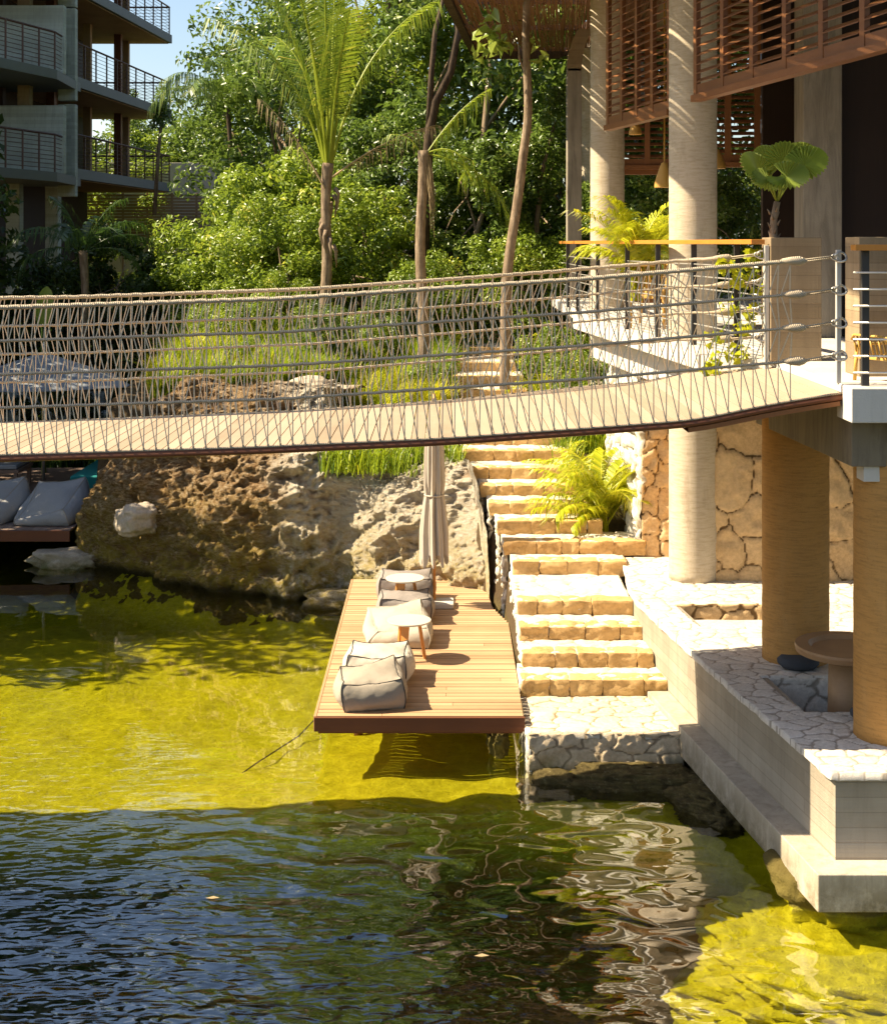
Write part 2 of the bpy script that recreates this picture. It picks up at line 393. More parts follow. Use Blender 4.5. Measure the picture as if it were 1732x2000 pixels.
def m_rope(name, c):
    g = G(name); wv = g.n('ShaderNodeTexWave'); g.l(g.coord((1, 1, 1), (0, .7, .5)), wv.inputs['Vector']); wv.inputs['Scale'].default_value = 30
    return g.pr(g.mix(wv.outputs['Fac'], tuple(x*.55 for x in c), c), .9, g.bump(wv.outputs['Fac'], .8, .006), .1)
M['rope'] = m_rope('pale braided rope', (.62, .52, .38)); M['rope2'] = m_rope('weathered braided rope', (.60, .49, .35))
M['cord'] = plain('thin pale cord', (.72, .58, .40), .8, bs=300)

def m_leaf(name, dark, light, yel=(.4, .38, .04), yf=.12, tr=.35, rough=.4, spec=.35):
    g = G(name); r = g.attr('rnd')
    c = g.ramp(r, (0., dark), (1-yf, light), (1., yel))
    p = g.pr(c, rough, None, spec); b = g.p
    tl = g.n('ShaderNodeBsdfTranslucent'); g.l(g.mix(.5, c, tuple(min(1, x*1.6) for x in light)), tl.inputs['Color'])
    mxs = g.n('ShaderNodeMixShader'); mxs.inputs[0].default_value = tr; g.l(b.outputs[0], mxs.inputs[1]); g.l(tl.outputs[0], mxs.inputs[2]); g.l(mxs.outputs[0], g.out.inputs['Surface']); return g.m
M['leafA'] = m_leaf('jungle leaf', (.035, .065, .010), (.16, .24, .035), (.38, .42, .09), .15, .32, .33, .55)
M['leafB'] = m_leaf('yellow green bush leaf', (.06, .12, .012), (.27, .35, .035), (.60, .55, .07), .14, .35, .33, .5)
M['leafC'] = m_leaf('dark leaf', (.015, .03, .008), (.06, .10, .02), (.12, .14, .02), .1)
M['palm'] = m_leaf('coconut palm leaf', (.08, .15, .012), (.28, .35, .03), (.52, .48, .07), .12)
M['areca'] = m_leaf('bright areca leaf', (.22, .28, .01), (.50, .50, .02), (.7, .6, .05), .15)
M['darkpalm'] = m_leaf('shaded palm leaf', (.02, .05, .015), (.06, .11, .02), (.1, .14, .02), .1)  # darker copy of the palm leaf, deep shade put into its colour
M['fan'] = m_leaf('fan palm leaf', (.14, .22, .03), (.30, .36, .06), (.4, .36, .1), .1, .3, .35)
M['grass'] = m_leaf('spiky garden grass', (.07, .14, .012), (.34, .42, .02), (.72, .60, .04), .25)
M['dryleaf'] = m_leaf('dry palm leaf', (.22, .16, .08), (.40, .30, .16), (.45, .34, .2), .1, .2, .8)
def m_bark(name, c1, c2):
    g = G(name); v = g.coord((6, 6, 1.5)); n = g.noise(v, 2.5, 6, .65, .4); n2 = g.noise(g.coord((1, 1, 9)), 2, 3)
    return g.pr(g.mix(g.ramp(n, (.35, 0.), (.65, 1.)), c1, g.mix(n2, c2, tuple(x*.6 for x in c2))), .95, g.bump(n, .8, .02), .1)
M['bark'] = m_bark('grey brown bark', (.16, .11, .07), (.42, .32, .22)); M['darkbark'] = m_bark('dark bark', (.05, .035, .025), (.14, .10, .07))

def m_cliff():
    g = G('karst limestone'); v = g.coord(); gm = g.n('ShaderNodeNewGeometry'); sx = g.n('ShaderNodeSeparateXYZ'); g.l(gm.outputs['Position'], sx.inputs[0])
    n1 = g.noise(v, 1.1, 6, .65); n2 = g.noise(v, 6, 10, .82); n3 = g.noise(v, 22, 8, .85); n5 = g.noise(g.coord((1, 1, 2.6)), 11, 8, .85)
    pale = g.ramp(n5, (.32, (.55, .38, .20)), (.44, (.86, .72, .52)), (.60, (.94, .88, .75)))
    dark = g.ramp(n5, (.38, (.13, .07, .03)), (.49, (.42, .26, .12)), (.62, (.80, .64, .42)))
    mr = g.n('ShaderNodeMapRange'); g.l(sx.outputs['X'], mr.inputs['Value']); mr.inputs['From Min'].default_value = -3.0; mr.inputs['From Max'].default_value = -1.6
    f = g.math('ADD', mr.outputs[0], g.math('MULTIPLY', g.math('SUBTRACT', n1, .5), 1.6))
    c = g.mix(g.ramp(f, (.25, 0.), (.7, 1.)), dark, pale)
    c = g.mix(g.ramp(g.attr('rnd'), (.18, .75), (.42, 0.)), c, (.46, .26, .11)); c = g.mix(g.ramp(n2, (.26, .8), (.35, 0.)), c, (.24, .13, .06))
    c = g.mix(g.ramp(n3, (.55, 0.), (.75, .6)), c, (.62, .52, .36))
    # ochre moss towards the water and dark tide line
    mz = g.n('ShaderNodeMapRange'); g.l(sx.outputs['Z'], mz.inputs['Value']); mz.inputs['From Min'].default_value = 1.5; mz.inputs['From Max'].default_value = .2
    mf = g.math('MULTIPLY', mz.outputs[0], g.ramp(g.noise(v, 5, 9, .85), (.40, 0.), (.55, .9)))
    c = g.mix(mf, c, (.50, .37, .05))
    tz = g.n('ShaderNodeMapRange'); g.l(g.math('ADD', sx.outputs['Z'], g.math('MULTIPLY', n2, .15)), tz.inputs['Value']); tz.inputs['From Min'].default_value = .24; tz.inputs['From Max'].default_value = .10
    c = g.mix(g.math('MULTIPLY', tz.outputs[0], .85), c, (.045, .04, .02))
    h = g.math('ADD', g.math('MULTIPLY', n2, 1.6), g.math('ADD', n3, n5))
    return g.pr(c, .95, g.bump(h, 1.0, .10), .1)
M['cliff'] = m_cliff()
M['boulder'] = m_stone('pale boulder', (.38, .31, .22), (.50, .42, .32), (.38, .31, .22), (.12, .12, .04), 3, .03, .25)
def m_moss():
    g = G('dark mossy rock'); v = g.coord(); n = g.noise(v, 7, 8, .8); n2 = g.noise(v, 28, 6, .8)
    c = g.mix(g.ramp(n, (.35, 0.), (.65, 1.)), (.07, .05, .02), (.26, .20, .07)); c = g.mix(g.ramp(n2, (.58, 0.), (.68, .7)), c, (.45, .38, .24))
    return g.pr(c, .9, g.bump(g.math('ADD', n, n2), 1.0, .05), .2)
M['moss'] = m_moss()
def m_ground():
    g = G('ground soil and pond bed'); gm = g.n('ShaderNodeNewGeometry'); sx = g.n('ShaderNodeSeparateXYZ'); g.l(gm.outputs['Position'], sx.inputs[0]); v = g.coord()
    n1 = g.noise(v, .8, 5, .6); n2 = g.noise(v, 6, 7, .75); n3 = g.noise(v, 25, 5, .8)
    alg = g.mix(g.ramp(n2, (.3, 0.), (.6, 1.)), (.66, .57, .012), (.92, .82, .03))
    alg = g.mix(g.ramp(n1, (.35, 0.), (.7, .7)), alg, (.80, .76, .04))
    alg = g.mix(g.ramp(n3, (.56, 0.), (.70, .75)), alg, (.22, .17, .01)); rb_ = g.noise(v, 3.2, 8, .8); alg = g.mix(g.ramp(rb_, (.57, 0.), (.66, .55)), alg, (.38, .30, .04))
    soil = g.mix(n2, (.05, .035, .02), (.16, .11, .06))
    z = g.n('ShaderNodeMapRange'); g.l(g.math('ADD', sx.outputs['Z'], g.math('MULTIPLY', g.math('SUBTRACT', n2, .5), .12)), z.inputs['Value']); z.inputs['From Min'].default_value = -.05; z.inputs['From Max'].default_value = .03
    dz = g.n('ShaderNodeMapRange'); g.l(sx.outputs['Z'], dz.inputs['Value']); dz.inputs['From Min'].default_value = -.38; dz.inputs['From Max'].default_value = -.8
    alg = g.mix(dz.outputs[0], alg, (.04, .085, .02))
    moss = g.mix(n2, (.07, .05, .015), (.25, .20, .05))
    m2 = g.n('ShaderNodeMapRange'); g.l(sx.outputs['Z'], m2.inputs['Value']); m2.inputs['From Min'].default_value = .15; m2.inputs['From Max'].default_value = .5
    land = g.mix(m2.outputs[0], moss, soil)
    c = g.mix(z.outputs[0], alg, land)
    return g.pr(c, .95, g.bump(g.math('ADD', n2, n3), .9, .04), .1)
M['ground'] = m_ground()
def m_water():
    g = G('pond water'); tc = g.n('ShaderNodeTexCoord'); sp = g.n('ShaderNodeSeparateXYZ'); g.l(tc.outputs['Object'], sp.inputs[0])
    def mp(sc, rz=0):
        m = g.n('ShaderNodeMapping'); m.inputs['Scale'].default_value = sc; m.inputs['Rotation'].default_value = (0, 0, rz); g.l(tc.outputs['Object'], m.inputs['Vector']); return m.outputs[0]
    big = g.noise(mp((1.0, 1.3, 1)), .85, 1, .3, .6)
    mid = g.noise(mp((1, 1.7, 1), .15), 2.2, 0, .45, .8)
    fine = g.noise(mp((1, 2.2, 1), -.1), 5.5, 1, .5, .5)
    # ripples are stronger towards the near left of the pond, calm over the shoal
    r1 = g.n('ShaderNodeMapRange'); g.l(g.math('ADD', sp.outputs['Y'], g.math('MULTIPLY', sp.outputs['X'], 1.1)), r1.inputs['Value']); r1.inputs['From Min'].default_value = 11.6; r1.inputs['From Max'].default_value = 7.6
    calm = g.n('ShaderNodeMapRange'); g.l(sp.outputs['Y'], calm.inputs['Value']); calm.inputs['From Min'].default_value = 13.6; calm.inputs['From Max'].default_value = 12.4
    calm.inputs['To Min'].default_value = .04; calm.inputs['To Max'].default_value = 1
    h = g.math('ADD', g.math('MULTIPLY', big, .06), g.math('MULTIPLY', mid, .026))
    h = g.math('MULTIPLY', h, calm.outputs[0])
    h = g.math('ADD', h, g.math('MULTIPLY', g.math('MULTIPLY', fine, .024), g.math('ADD', g.math('MULTIPLY', r1.outputs[0], .75), .0)))
    bp = g.bump(h, 1.0, 1.0)
    gl = g.n('ShaderNodeBsdfGlossy'); gl.inputs['Roughness'].default_value = .015; g.l(bp, gl.inputs['Normal'])
    # focused light painted into the tint: brighter threads in what the surface lets through
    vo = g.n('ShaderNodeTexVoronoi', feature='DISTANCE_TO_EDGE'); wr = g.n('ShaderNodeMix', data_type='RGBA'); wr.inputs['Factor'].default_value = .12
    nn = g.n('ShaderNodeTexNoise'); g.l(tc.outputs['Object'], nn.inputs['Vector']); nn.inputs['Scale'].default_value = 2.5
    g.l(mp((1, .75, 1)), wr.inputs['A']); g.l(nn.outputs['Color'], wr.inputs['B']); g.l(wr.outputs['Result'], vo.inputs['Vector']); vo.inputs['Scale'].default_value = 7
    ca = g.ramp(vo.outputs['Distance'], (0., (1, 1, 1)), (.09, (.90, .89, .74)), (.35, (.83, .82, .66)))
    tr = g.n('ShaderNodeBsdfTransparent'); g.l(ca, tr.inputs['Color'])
    fr = g.n('ShaderNodeFresnel'); fr.inputs['IOR'].default_value = 1.36; g.l(bp, fr.inputs['Normal'])
    fm = g.math('MINIMUM', g.math('MULTIPLY', fr.outputs[0], 4.6), .36)
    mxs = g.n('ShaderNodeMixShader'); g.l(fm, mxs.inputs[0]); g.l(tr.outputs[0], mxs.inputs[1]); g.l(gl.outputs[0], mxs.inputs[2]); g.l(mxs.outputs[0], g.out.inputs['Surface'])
    va = g.n('ShaderNodeVolumeAbsorption'); va.inputs['Color'].default_value = (.64, .68, .05, 1); va.inputs['Density'].default_value = .5
    g.l(va.outputs[0], g.out.inputs['Volume']); return g.m
M['water'] = m_water()

# ------------------------------------------------------------------ ground: one sheet, pond bed included
STY = [13.25, 14.35, 14.79, 15.28, 15.79, 17.07, 17.49, 17.96, 18.47, 19.03, 19.59, 20.19, 20.8, 21.6, 22.4, 23.2, 24.1, 24.98, 26.6, 28.3, 30.2]   # front of each level
STH = [4.52, 4.367, 4.223, 4.085, 3.94, 3.786, 3.636, 3.483, 3.344, 3.212, 3.065, 2.92, 2.81, 2.665, 2.52, 2.375, 2.23, 2.08, 1.93, 1.78, 1.66]  # depth below the eye
def stair_z(y): return E-np.interp(y, STY, STH)
SH = np.array([(-40, 40), (-9.5, 40), (-8.4, 27.5), (-5.9, 27.0), (-5.55, 22.3), (-4.2, 21.1), (-2.1, 20.1), (-1.3, 20.0), (.3, 18.6), (.78, 17.2), (.80, 13.5), (2.2, 13.3), (2.45, 12.4), (3.2, 10.6), (40, 10.2)])
def ground_z(x, y):
    sh = np.interp(x, SH[:, 0], SH[:, 1])
    n = fbm(P3(x*.9, y*.9, 1.0), 4, 3); n2 = fbm(P3(x*3, y*3, 4.0), 3, 5)
    deep = -3.4+.4*n
    # shoal in front of and left of the deck
    edge = 12.72+.10*np.sin(x*.9+1)+.12*n-sstep(.2, 2.4, x)*.5
    shoal = -.26-.10*sstep(0, -5, x)+.14*sstep(14.6, 13.2, y)+.05*n+.03*n2-.22*sstep(17.5, 21, y)*sstep(.5, -1.5, x)
    z = deep+(shoal-deep)*sstep(edge-.55, edge+.10, y)**.7
    # shoal by the concrete corner, lower right
    q2 = np.minimum(x-1.80-(10.49-y)*.40, (10.62+(x-1.74)*.80-y))+.16*n+.30*n2+.16*fbm(P3(x*7, y*7, 2.0), 3, 61)
    s2 = 0*sstep(-.10, .22, q2)
    z = z+((-.24+.10*n+.10*n2+.07*(1-2.2*np.abs(fbm(P3(x*5, y*5, 3.0), 3, 63))))-z)*s2
    # bank rising to shore
    d = y-sh
    bank = sstep(-.9, .05, d)
    z = np.where(d > -.9, z+(-.03+.10*n2-z)*bank, z)
    # land heights
    gar = np.where(y < 30, stair_z(y)-.38, 3.05+(y-30)*.02)
    left = sstep(-1.1, -1.9, x)
    gl_ = 2.35+.12*np.clip(y-22, 0, 6)
    hl = np.where(x < .2, gar*(1-left)+gl_*left, gar)
    low = sstep(-5.2, -5.9, x)
    lowz = .35+1.9*sstep(29.5, 34, y)
    hl = hl*(1-low)+lowz*low
    rt = sstep(2.35, 2.6, x)
    hr = np.where(y > 17.5, np.minimum(gar, 3.3), .22)
    hl = hl*(1-rt)+hr*rt
    hl = np.where(y > 40, 3.3+0*y, hl)+.06*n
    z = np.where(d > 0, np.maximum(z, -.02)+(hl-np.maximum(z, -.02))*sstep(.15, .7, d), z)
    lb = sstep(-8.0, -9.0, x)*sstep(15, 16.5, y)
    z = z*(1-lb)+.4*lb
    back = sstep(-12, -16, y); z = z*(1-back)+1.0*back
    fl = sstep(-14, -20, x)*sstep(16, 10, y)
    z = z*(1-fl)+.8*fl
    return z
gx = np.concatenate([-np.geomspace(400, 10.2, 40), np.arange(-10, 6, .085), np.geomspace(6.1, 400, 40)])
gy = np.concatenate([-np.geomspace(200, 5, 22), np.arange(-4, 8.5, .3), np.arange(8.6, 23, .085), np.arange(23.1, 32, .2), np.geomspace(32.5, 500, 45)])
X, Y = np.meshgrid(gx, gy, indexing='ij'); Z = ground_z(X, Y)
nx, ny = X.shape; idx = np.arange(nx*ny).reshape(nx, ny)
Fg = np.stack([idx[:-1, :-1], idx[1:, :-1], idx[1:, 1:], idx[:-1, 1:]], -1).reshape(-1, 4)
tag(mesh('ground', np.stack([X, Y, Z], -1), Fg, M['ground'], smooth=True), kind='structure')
def gz(x, y): return float(ground_z(np.array([float(x)]), np.array([float(y)]))[0])
wb = MB().box(-60, 9, -30, 39, -6, 0)
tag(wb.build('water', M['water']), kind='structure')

# ------------------------------------------------------------------ karst rock wall
def cliff():
    path = np.array([(-5.3, 25.5), (-5.62, 23.4), (-5.5, 21.95), (-4.9, 21.35), (-4.1, 20.75), (-3.1, 20.1), (-2.1, 19.72), (-1.4, 19.75), (-.9, 19.2), (0.0, 18.75), (.62, 18.1), (.75, 17.9)])
    seg = np.r_[0, np.cumsum(np.hypot(*np.diff(path, axis=0).T))]; Ls = seg[-1]
    ns = 560; nt_ = 260
    s = np.linspace(0, Ls, ns)
    k = np.ones(9)/9
    px = np.interp(s, seg, path[:, 0]); py = np.interp(s, seg, path[:, 1])
    px = np.convolve(np.pad(px, 4, 'edge'), k, 'valid'); py = np.convolve(np.pad(py, 4, 'edge'), k, 'valid')
    tx = np.gradient(px); ty = np.gradient(py); ln = np.hypot(tx, ty); nxn = ty/ln; nyn = -tx/ln    # outward towards the water
    top = np.interp(px, [-5.6, -5.2, -4.6, -1.7, -1.3, .1, .45, .8], [2.2, 2.75, 2.85, 2.7, 1.95, 1.95, 1.85, 1.3])+.10*fbm(P3(s*1.1, 0, 0), 3, 2)
    top[py > 22.5] = np.minimum(top[py > 22.5], 2.5)
    t = np.linspace(0, 1, nt_)
    S_, T = np.meshgrid(s, t, indexing='ij')
    tp = top[:, None]
    rise = np.clip(T/.72, 0, 1); over = np.clip((T-.72)/.28, 0, 1)
    z = -.8+(tp+.8)*np.sin(rise*pi/2)**.9
    lean = -1.0*(1-rise)**0*rise**1.5*(.8+.4*sstep(0, 2, S_))
    back = lean-1.5*over-.12*sstep(.85, 1, rise)
    foot = .25*sstep(.28, .05, rise)*0+.10*np.sin(rise*5)
    Xc = px[:, None]+nxn[:, None]*(back+foot); Yc = py[:, None]+nyn[:, None]*(back+foot)
    p = np.stack([Xc, Yc, z-over*.15], -1)
    right = sstep(-2.1, -1.2, p[..., 0])
    q = p*1.0
    n1 = fbm(q*.9, 3, 1); rd = 1-np.abs(fbm(q*2.2+5, 4, 9)); n3 = fbm(q*9, 4, 21)
    lum = 1-np.abs(fbm(q*[2.6, 2.6, 2.3]+11, 2, 33))*2.2
    pit = sstep(.25, .7, fbm(q*[5, 5, 8]+3, 3, 44))
    crg = 1-np.abs(fbm(q*5.5+2, 3, 52)); dsp = .20*n1+.15*(rd-.6)+.03*(crg-.6)+.045*(1-np.abs(n3)*1.6)*.8-.02+.022*fbm(q*15, 4, 81)-.08*pit*(1-.3*right)
    dsp = dsp+right*(.16*np.clip(lum, 0, 1)-.05)
    tn = (1-over*.6)
    strat = .05*np.sin(p[..., 2]*14+3*n1)*(1-right)
    dsp = (dsp*(1-.35*right)+.03*right+strat)*tn
    # outward + up as it goes over
    ox = nxn[:, None]*(1-over*.7); oy = nyn[:, None]*(1-over*.7); oz = .25+.75*over
    p = p+dsp[..., None]*np.stack([ox*np.ones_like(z), oy*np.ones_like(z), oz*np.ones_like(z)], -1)
    p += (.022*fbm(q*20+9, 3, 71))[..., None]*np.array([1, -1, .6])
    lim = np.interp(p[..., 1], [17.0, 17.9, 18.4, 19.0, 19.6, 20.2, 20.8, 23], [.77, .62, .56, .46, .37, .26, .24, .2])-.03
    p[..., 0] = np.minimum(p[..., 0], lim)
    hg = np.clip(.52+(dsp-.2*n1)*3.2, 0, 1)
    idx = np.arange(ns*nt_).reshape(ns, nt_)
    F = np.stack([idx[:-1, :-1], idx[1:, :-1], idx[1:, 1:], idx[:-1, 1:]], -1).reshape(-1, 4)
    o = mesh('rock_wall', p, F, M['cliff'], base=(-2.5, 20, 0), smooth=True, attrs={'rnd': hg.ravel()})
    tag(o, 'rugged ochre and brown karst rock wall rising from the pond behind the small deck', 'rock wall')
cliff()
def rock(name, c, s, mat, label, seed=0, cat='rock', rz=0, amp=.35, group=None, rnd=.5, res=36, fine=.0):
    n = res; u, v = np.meshgrid(np.linspace(0, 2*pi, n*2, endpoint=False), np.linspace(0.02, pi-.02, n), indexing='ij')
    d = np.stack([np.cos(u)*np.sin(v), np.sin(u)*np.sin(v), np.cos(v)], -1)
    d2 = np.sign(d)*np.abs(d)**.75
    r = 1+amp*fbm(d*1.6+seed*7, 4, seed)+.05*fbm(d*7, 3, seed+4)+fine*(1-2.2*np.abs(fbm(d*9+seed, 4, seed+9)))
    p = d2*r[..., None]*np.array(s); cz, sz = cos(rz), sin(rz)
    p = np.stack([p[..., 0]*cz-p[..., 1]*sz, p[..., 0]*sz+p[..., 1]*cz, p[..., 2]], -1)+np.array(c)
    a = n*2; idx = np.arange(a*n).reshape(a, n)
    F = np.stack([idx, np.roll(idx, -1, 0)], -1)
    Fq = np.stack([F[:, :-1, 0], F[:, 1:, 0], F[:, 1:, 1], F[:, :-1, 1]], -1).reshape(-1, 4)
    o = mesh(name, p, Fq, mat, base=(c[0], c[1], c[2]-s[2]), smooth=True, attrs={'rnd': np.full(a*n, rnd), 'joint': np.ones(a*n)})
    return tag(o, label, cat, group)
rock('rock', (-5.72, 21.9, .05), (.5, .33, .17), M['boulder'], 'low pale mossy rock at the waterline by the left foot of the rock wall', 3)
rock('rock', (-4.42, 20.72, .9), (.30, .25, .22), M['boulder'], 'pale angular boulder lodged in the dark lower face of the rock wall', 8, rz=.5, amp=.22, rnd=.8)
rock('rock', (-1.45, 19.45, .02), (.42, .25, .14), M['cliff'], 'dark wet rock at the waterline beside the deck rear corner', 5)
rock('rock', (.52, 13.75, .12), (.10, .16, .12), M['ground'], 'small algae covered stone under the front right corner of the deck', 12)
rock('rock', (3.0, 10.75, -.05), (.5, .35, .3), M['ground'], 'mossy rock tucked beneath the front corner of the concrete ledge', 14)
rock('rock', (-2.0, 22.1, 2.62), (.36, .3, .2), M['boulder'], 'white limestone boulder on top of the rock wall seen through the rope netting', 17, rnd=.9)

rock('submerged_rock', (3.45, 10.05, -.52), (1.72, 1.12, .46), M['ground'], 'broad yellow algae covered rock lying under clear water at the lower right', 41, rz=-.35, amp=.16, res=120, fine=.05)
rock('submerged_rock', (2.75, 9.05, -.62), (.70, .40, .34), M['ground'], 'smaller algae covered rock under water at the bottom edge, below the broad yellow one', 43, rz=-.5, amp=.22, res=70, fine=.04)
rock('bank_rock', (1.85, 13.02, -.02), (.72, .24, .15), M['moss'], 'long dark mossy rock along the waterline under the landing front', 44, rz=-.12, amp=.25, res=70, fine=.06)
rock('bank_rock', (2.42, 12.55, -.02), (.42, .42, .17), M['moss'], 'dark mossy rock between the landing corner and the concrete ledge', 46, rz=-.8, amp=.25, res=70, fine=.06)
rock('bank_rock', (1.02, 13.08, -.10), (.34, .2, .14), M['moss'], 'small dark mossy rock at the left corner of the landing front', 47, amp=.3, res=50, fine=.06)

# ------------------------------------------------------------------ wooden deck with its furniture
ZD = .45
dk = thing('wooden_deck', 'sunlit tan wooden deck platform over the shallow water beside the stone stairs', 'deck', (-.2, 16, ZD-.14))
mb = MB(); y = 13.50; poly_r = lambda yy: np.interp(yy, [13.4, 16.8, 17.5, 18.2, 19.2], [.75, .76, .60, .56, .4])
while y < 18.95:
    wd = .098; xr = float(poly_r(y+.05)); x = -1.19; 
    xl = -1.19; cut = xl+random.uniform(.4, 1.8) if random.random() < .45 else None
    mb.a = random.random()
    zt = ZD+random.uniform(-.002, .002)
    if cut and cut < xr-.1:
        mb.box(xl, cut-.002, y, y+wd-.009, ZD-.03, zt); mb.a = random.random(); mb.box(cut+.002, xr, y, y+wd-.009, ZD-.03, zt)
    else: mb.box(xl, xr, y, y+wd-.009, ZD-.03, zt)
    y += wd
mb.build('deck_boards', M['deck'], dk, attr=True)
bevel(MB().box(-1.215, .765, 13.455, 13.495, ZD-.135, ZD-.004).build('front_fascia', M['fascia'], dk), .004)
bevel(MB().box(-1.222, -1.194, 13.497, 19.0, ZD-.135, ZD-.003).build('side_fascia', M['deck'], dk), .004)
for x1_, y_ in ((.74, 13.51), (.55, 16.0), (.5, 18.4)): bevel(MB().box(-1.18, x1_, y_, y_+.05, ZD-.17, ZD-.032).build('joist', M['fascia'], dk), .003)
mb = MB()
for (px_, py_) in ((-.9, 15.2), (.55, 15.3), (-1.05, 16.5), (.5, 16.5), (-1.0, 18.3)): mb = MB(); mb.tube([(px_, py_, -1.2), (px_, py_, ZD-.15)], .05, 8); mb.build('post', M['fascia'], dk)

def bag(name, c8, bulge, mat, label, cat, group=None, n=25, seams='all', seed=0, seam_r=.0055, puff=None, seam_mat=None):
    """soft cushion: trilinear hexahedron from 8 corners (bottom FL,FR,BR,BL, top FL,FR,BR,BL) with puffed faces and piping"""
    c8 = np.array(c8, float); cen = c8.mean(0); base = (float(cen[0]), float(cen[1]), float(c8[:, 2].min()))
    def tri(u, v, w_):
        w8 = [(1-u)*(1-v)*(1-w_), u*(1-v)*(1-w_), u*v*(1-w_), (1-u)*v*(1-w_), (1-u)*(1-v)*w_, u*(1-v)*w_, u*v*w_, (1-u)*v*w_]
        p = sum(a[..., None]*c8[i] for i, a in enumerate(w8)); hh = c8[4:, 2].mean()-c8[:4, 2].mean()
        k = 1+.09*np.sin(pi*w_)**.8-.05*(np.sin(pi*u)*(np.abs(v-.5)*2)**2+np.sin(pi*v)*(np.abs(u-.5)*2)**2)*w_**3
        ctr = cen.copy(); q = p.copy(); q[..., :2] = ctr[:2]+(p[..., :2]-ctr[:2])*k[..., None]
        q[..., 2] -= .11*hh*w_**3*(np.sin(pi*u)*(np.abs(v-.5)*2)**2+np.sin(pi*v)*(np.abs(u-.5)*2)**2)
        q += (.008*fbm(p*7+seed*3, 3, seed+31))[..., None]*np.minimum(1, w_*4)[..., None]
        return q
    root = thing(name, label, cat, base, group)
    mb = MB(); t = np.linspace(0, 1, n); A, B = np.meshgrid(t, t, indexing='ij'); o = np.ones_like(A)
    bl = bulge if hasattr(bulge, '__len__') else [bulge]*6
    # faces: front(v=0) back(v=1) left(u=0) right(u=1) top(w=1) bottom(w=0)
    fs = [(A, 0*o, B), (A, o, B), (0*o, A, B), (o, A, B), (A, B, o), (A, B, 0*o)]
    for k, (u, v, w_) in enumerate(fs):
        p = tri(u, v, w_); nrm = np.cross(np.gradient(p, axis=0), np.gradient(p, axis=1)); nrm /= np.linalg.norm(nrm, axis=-1, keepdims=True)+1e-9
        ctr = p.reshape(-1, 3).mean(0)
        sg = 1 if np.dot(nrm[n//2, n//2], ctr-cen) > 0 else -1
        f = (np.sin(pi*A)*np.sin(pi*B))**.62*bl[k]
        wr = .006*fbm(p*9+seed, 3, seed+k)*(np.sin(pi*A)*np.sin(pi*B))**.3+.004*np.sin(A*40+3*B+seed)*np.exp(-((A-.5)**2)*3)*(.5-np.abs(B-.5))*0
        pinch = .010*fbm(P3(A*22, B*3, k*1.0+seed), 2, seed)*(1-np.minimum(1, 6*np.minimum(B, 1-B)))*(np.minimum(B, 1-B) > 0)
        p = p+nrm*sg*(f+wr+pinch)[..., None]
        ix = np.arange(n*n).reshape(n, n); F = np.stack([ix[:-1, :-1], ix[1:, :-1], ix[1:, 1:], ix[:-1, 1:]], -1).reshape(-1, 4)
        if sg < 0: F = F[:, ::-1]
        mb.add(p.reshape(-1, 3), F)
    mb.build('cover', mat, root, smooth=True)
    sm = MB(); ed = [(4, 5), (5, 6), (6, 7), (7, 4), (0, 4), (1, 5), (2, 6), (3, 7)]
    for a, b in ed:
        UV = [(0, 0, 0), (1, 0, 0), (1, 1, 0), (0, 1, 0), (0, 0, 1), (1, 0, 1), (1, 1, 1), (0, 1, 1)]
        pa_, pb_ = np.array(UV[a], float), np.array(UV[b], float); uvw = pa_+(pb_-pa_)*np.linspace(0, 1, 13)[:, None]
        q = tri(uvw[:, 0], uvw[:, 1], uvw[:, 2]); q = q+(q-cen)*.012
        sm.tube(q, seam_r, 5)
    sm.build('piping', seam_mat or M['blackseam'], root, smooth=True)
    return root
def box8(cx, cy, wd, dp, h, rz=0, z=ZD, top=1.0):
    r = []
    for zz, sc in ((z+.002, .96), (z+h, top)):
        for sx_, sy_ in ((-1, -1), (1, -1), (1, 1), (-1, 1)):
            x = sx_*wd/2*sc; y = sy_*dp/2*sc; r.append((cx+x*cos(rz)-y*sin(rz), cy+x*sin(rz)+y*cos(rz), zz))
    return r
PG = 'soft seats set out on the small wooden deck'
c = [(-.93, 13.60, ZD+.002), (-.38, 13.71, ZD+.002), (-.46, 14.28, ZD+.002), (-1.0, 14.16, ZD+.002), (-.95, 13.60, ZD+.27), (-.41, 13.68, ZD+.29), (-.50, 14.32, ZD+.335), (-1.02, 14.12, ZD+.27)]
bag('pouf', c, [.05, .05, .06, .055, .025, .0], M['beige'], 'light grey fabric pouf nearest the front edge of the deck', 'pouf', PG, seed=1)
c = box8(-.665, 14.66, .56, .54, .31, -.03)
bag('pouf', c, [.045, .04, .07, .08, .02, .0], M['cream'], 'cream ribbed pouf with bright white top, just behind the nearest grey pouf', 'pouf', PG, seed=2)
c = [(-.84, 15.82, ZD+.002), (-.18, 15.72, ZD+.002), (-.18, 16.38, ZD+.002), (-.80, 16.5, ZD+.002), (-.72, 15.84, ZD+.16), (-.18, 15.76, ZD+.23), (-.27, 16.5, ZD+.36), (-.87, 16.55, ZD+.24)]
bag('lounge_bag', c, [.05, .04, .07, .06, .03, .0], M['bagfab'], 'pale linen lounge bag with tilted top behind the round table on the deck', 'bean bag', PG, seed=3, seam_mat=M['bagfab'])
bag('pouf', box8(-.45, 16.98, .56, .5, .30, .04), [.04, .04, .05, .05, .015, .0], M['greyfab'], 'speckled grey pouf half hidden behind the tilted linen lounge bag', 'pouf', PG, seed=4)
bag('pouf', box8(-.465, 17.85, .60, .56, .34, 0), [.035, .04, .06, .06, .015, .0], M['greyfab'], 'speckled grey pouf at the rear of the deck against the rock wall', 'pouf', PG, seed=5)
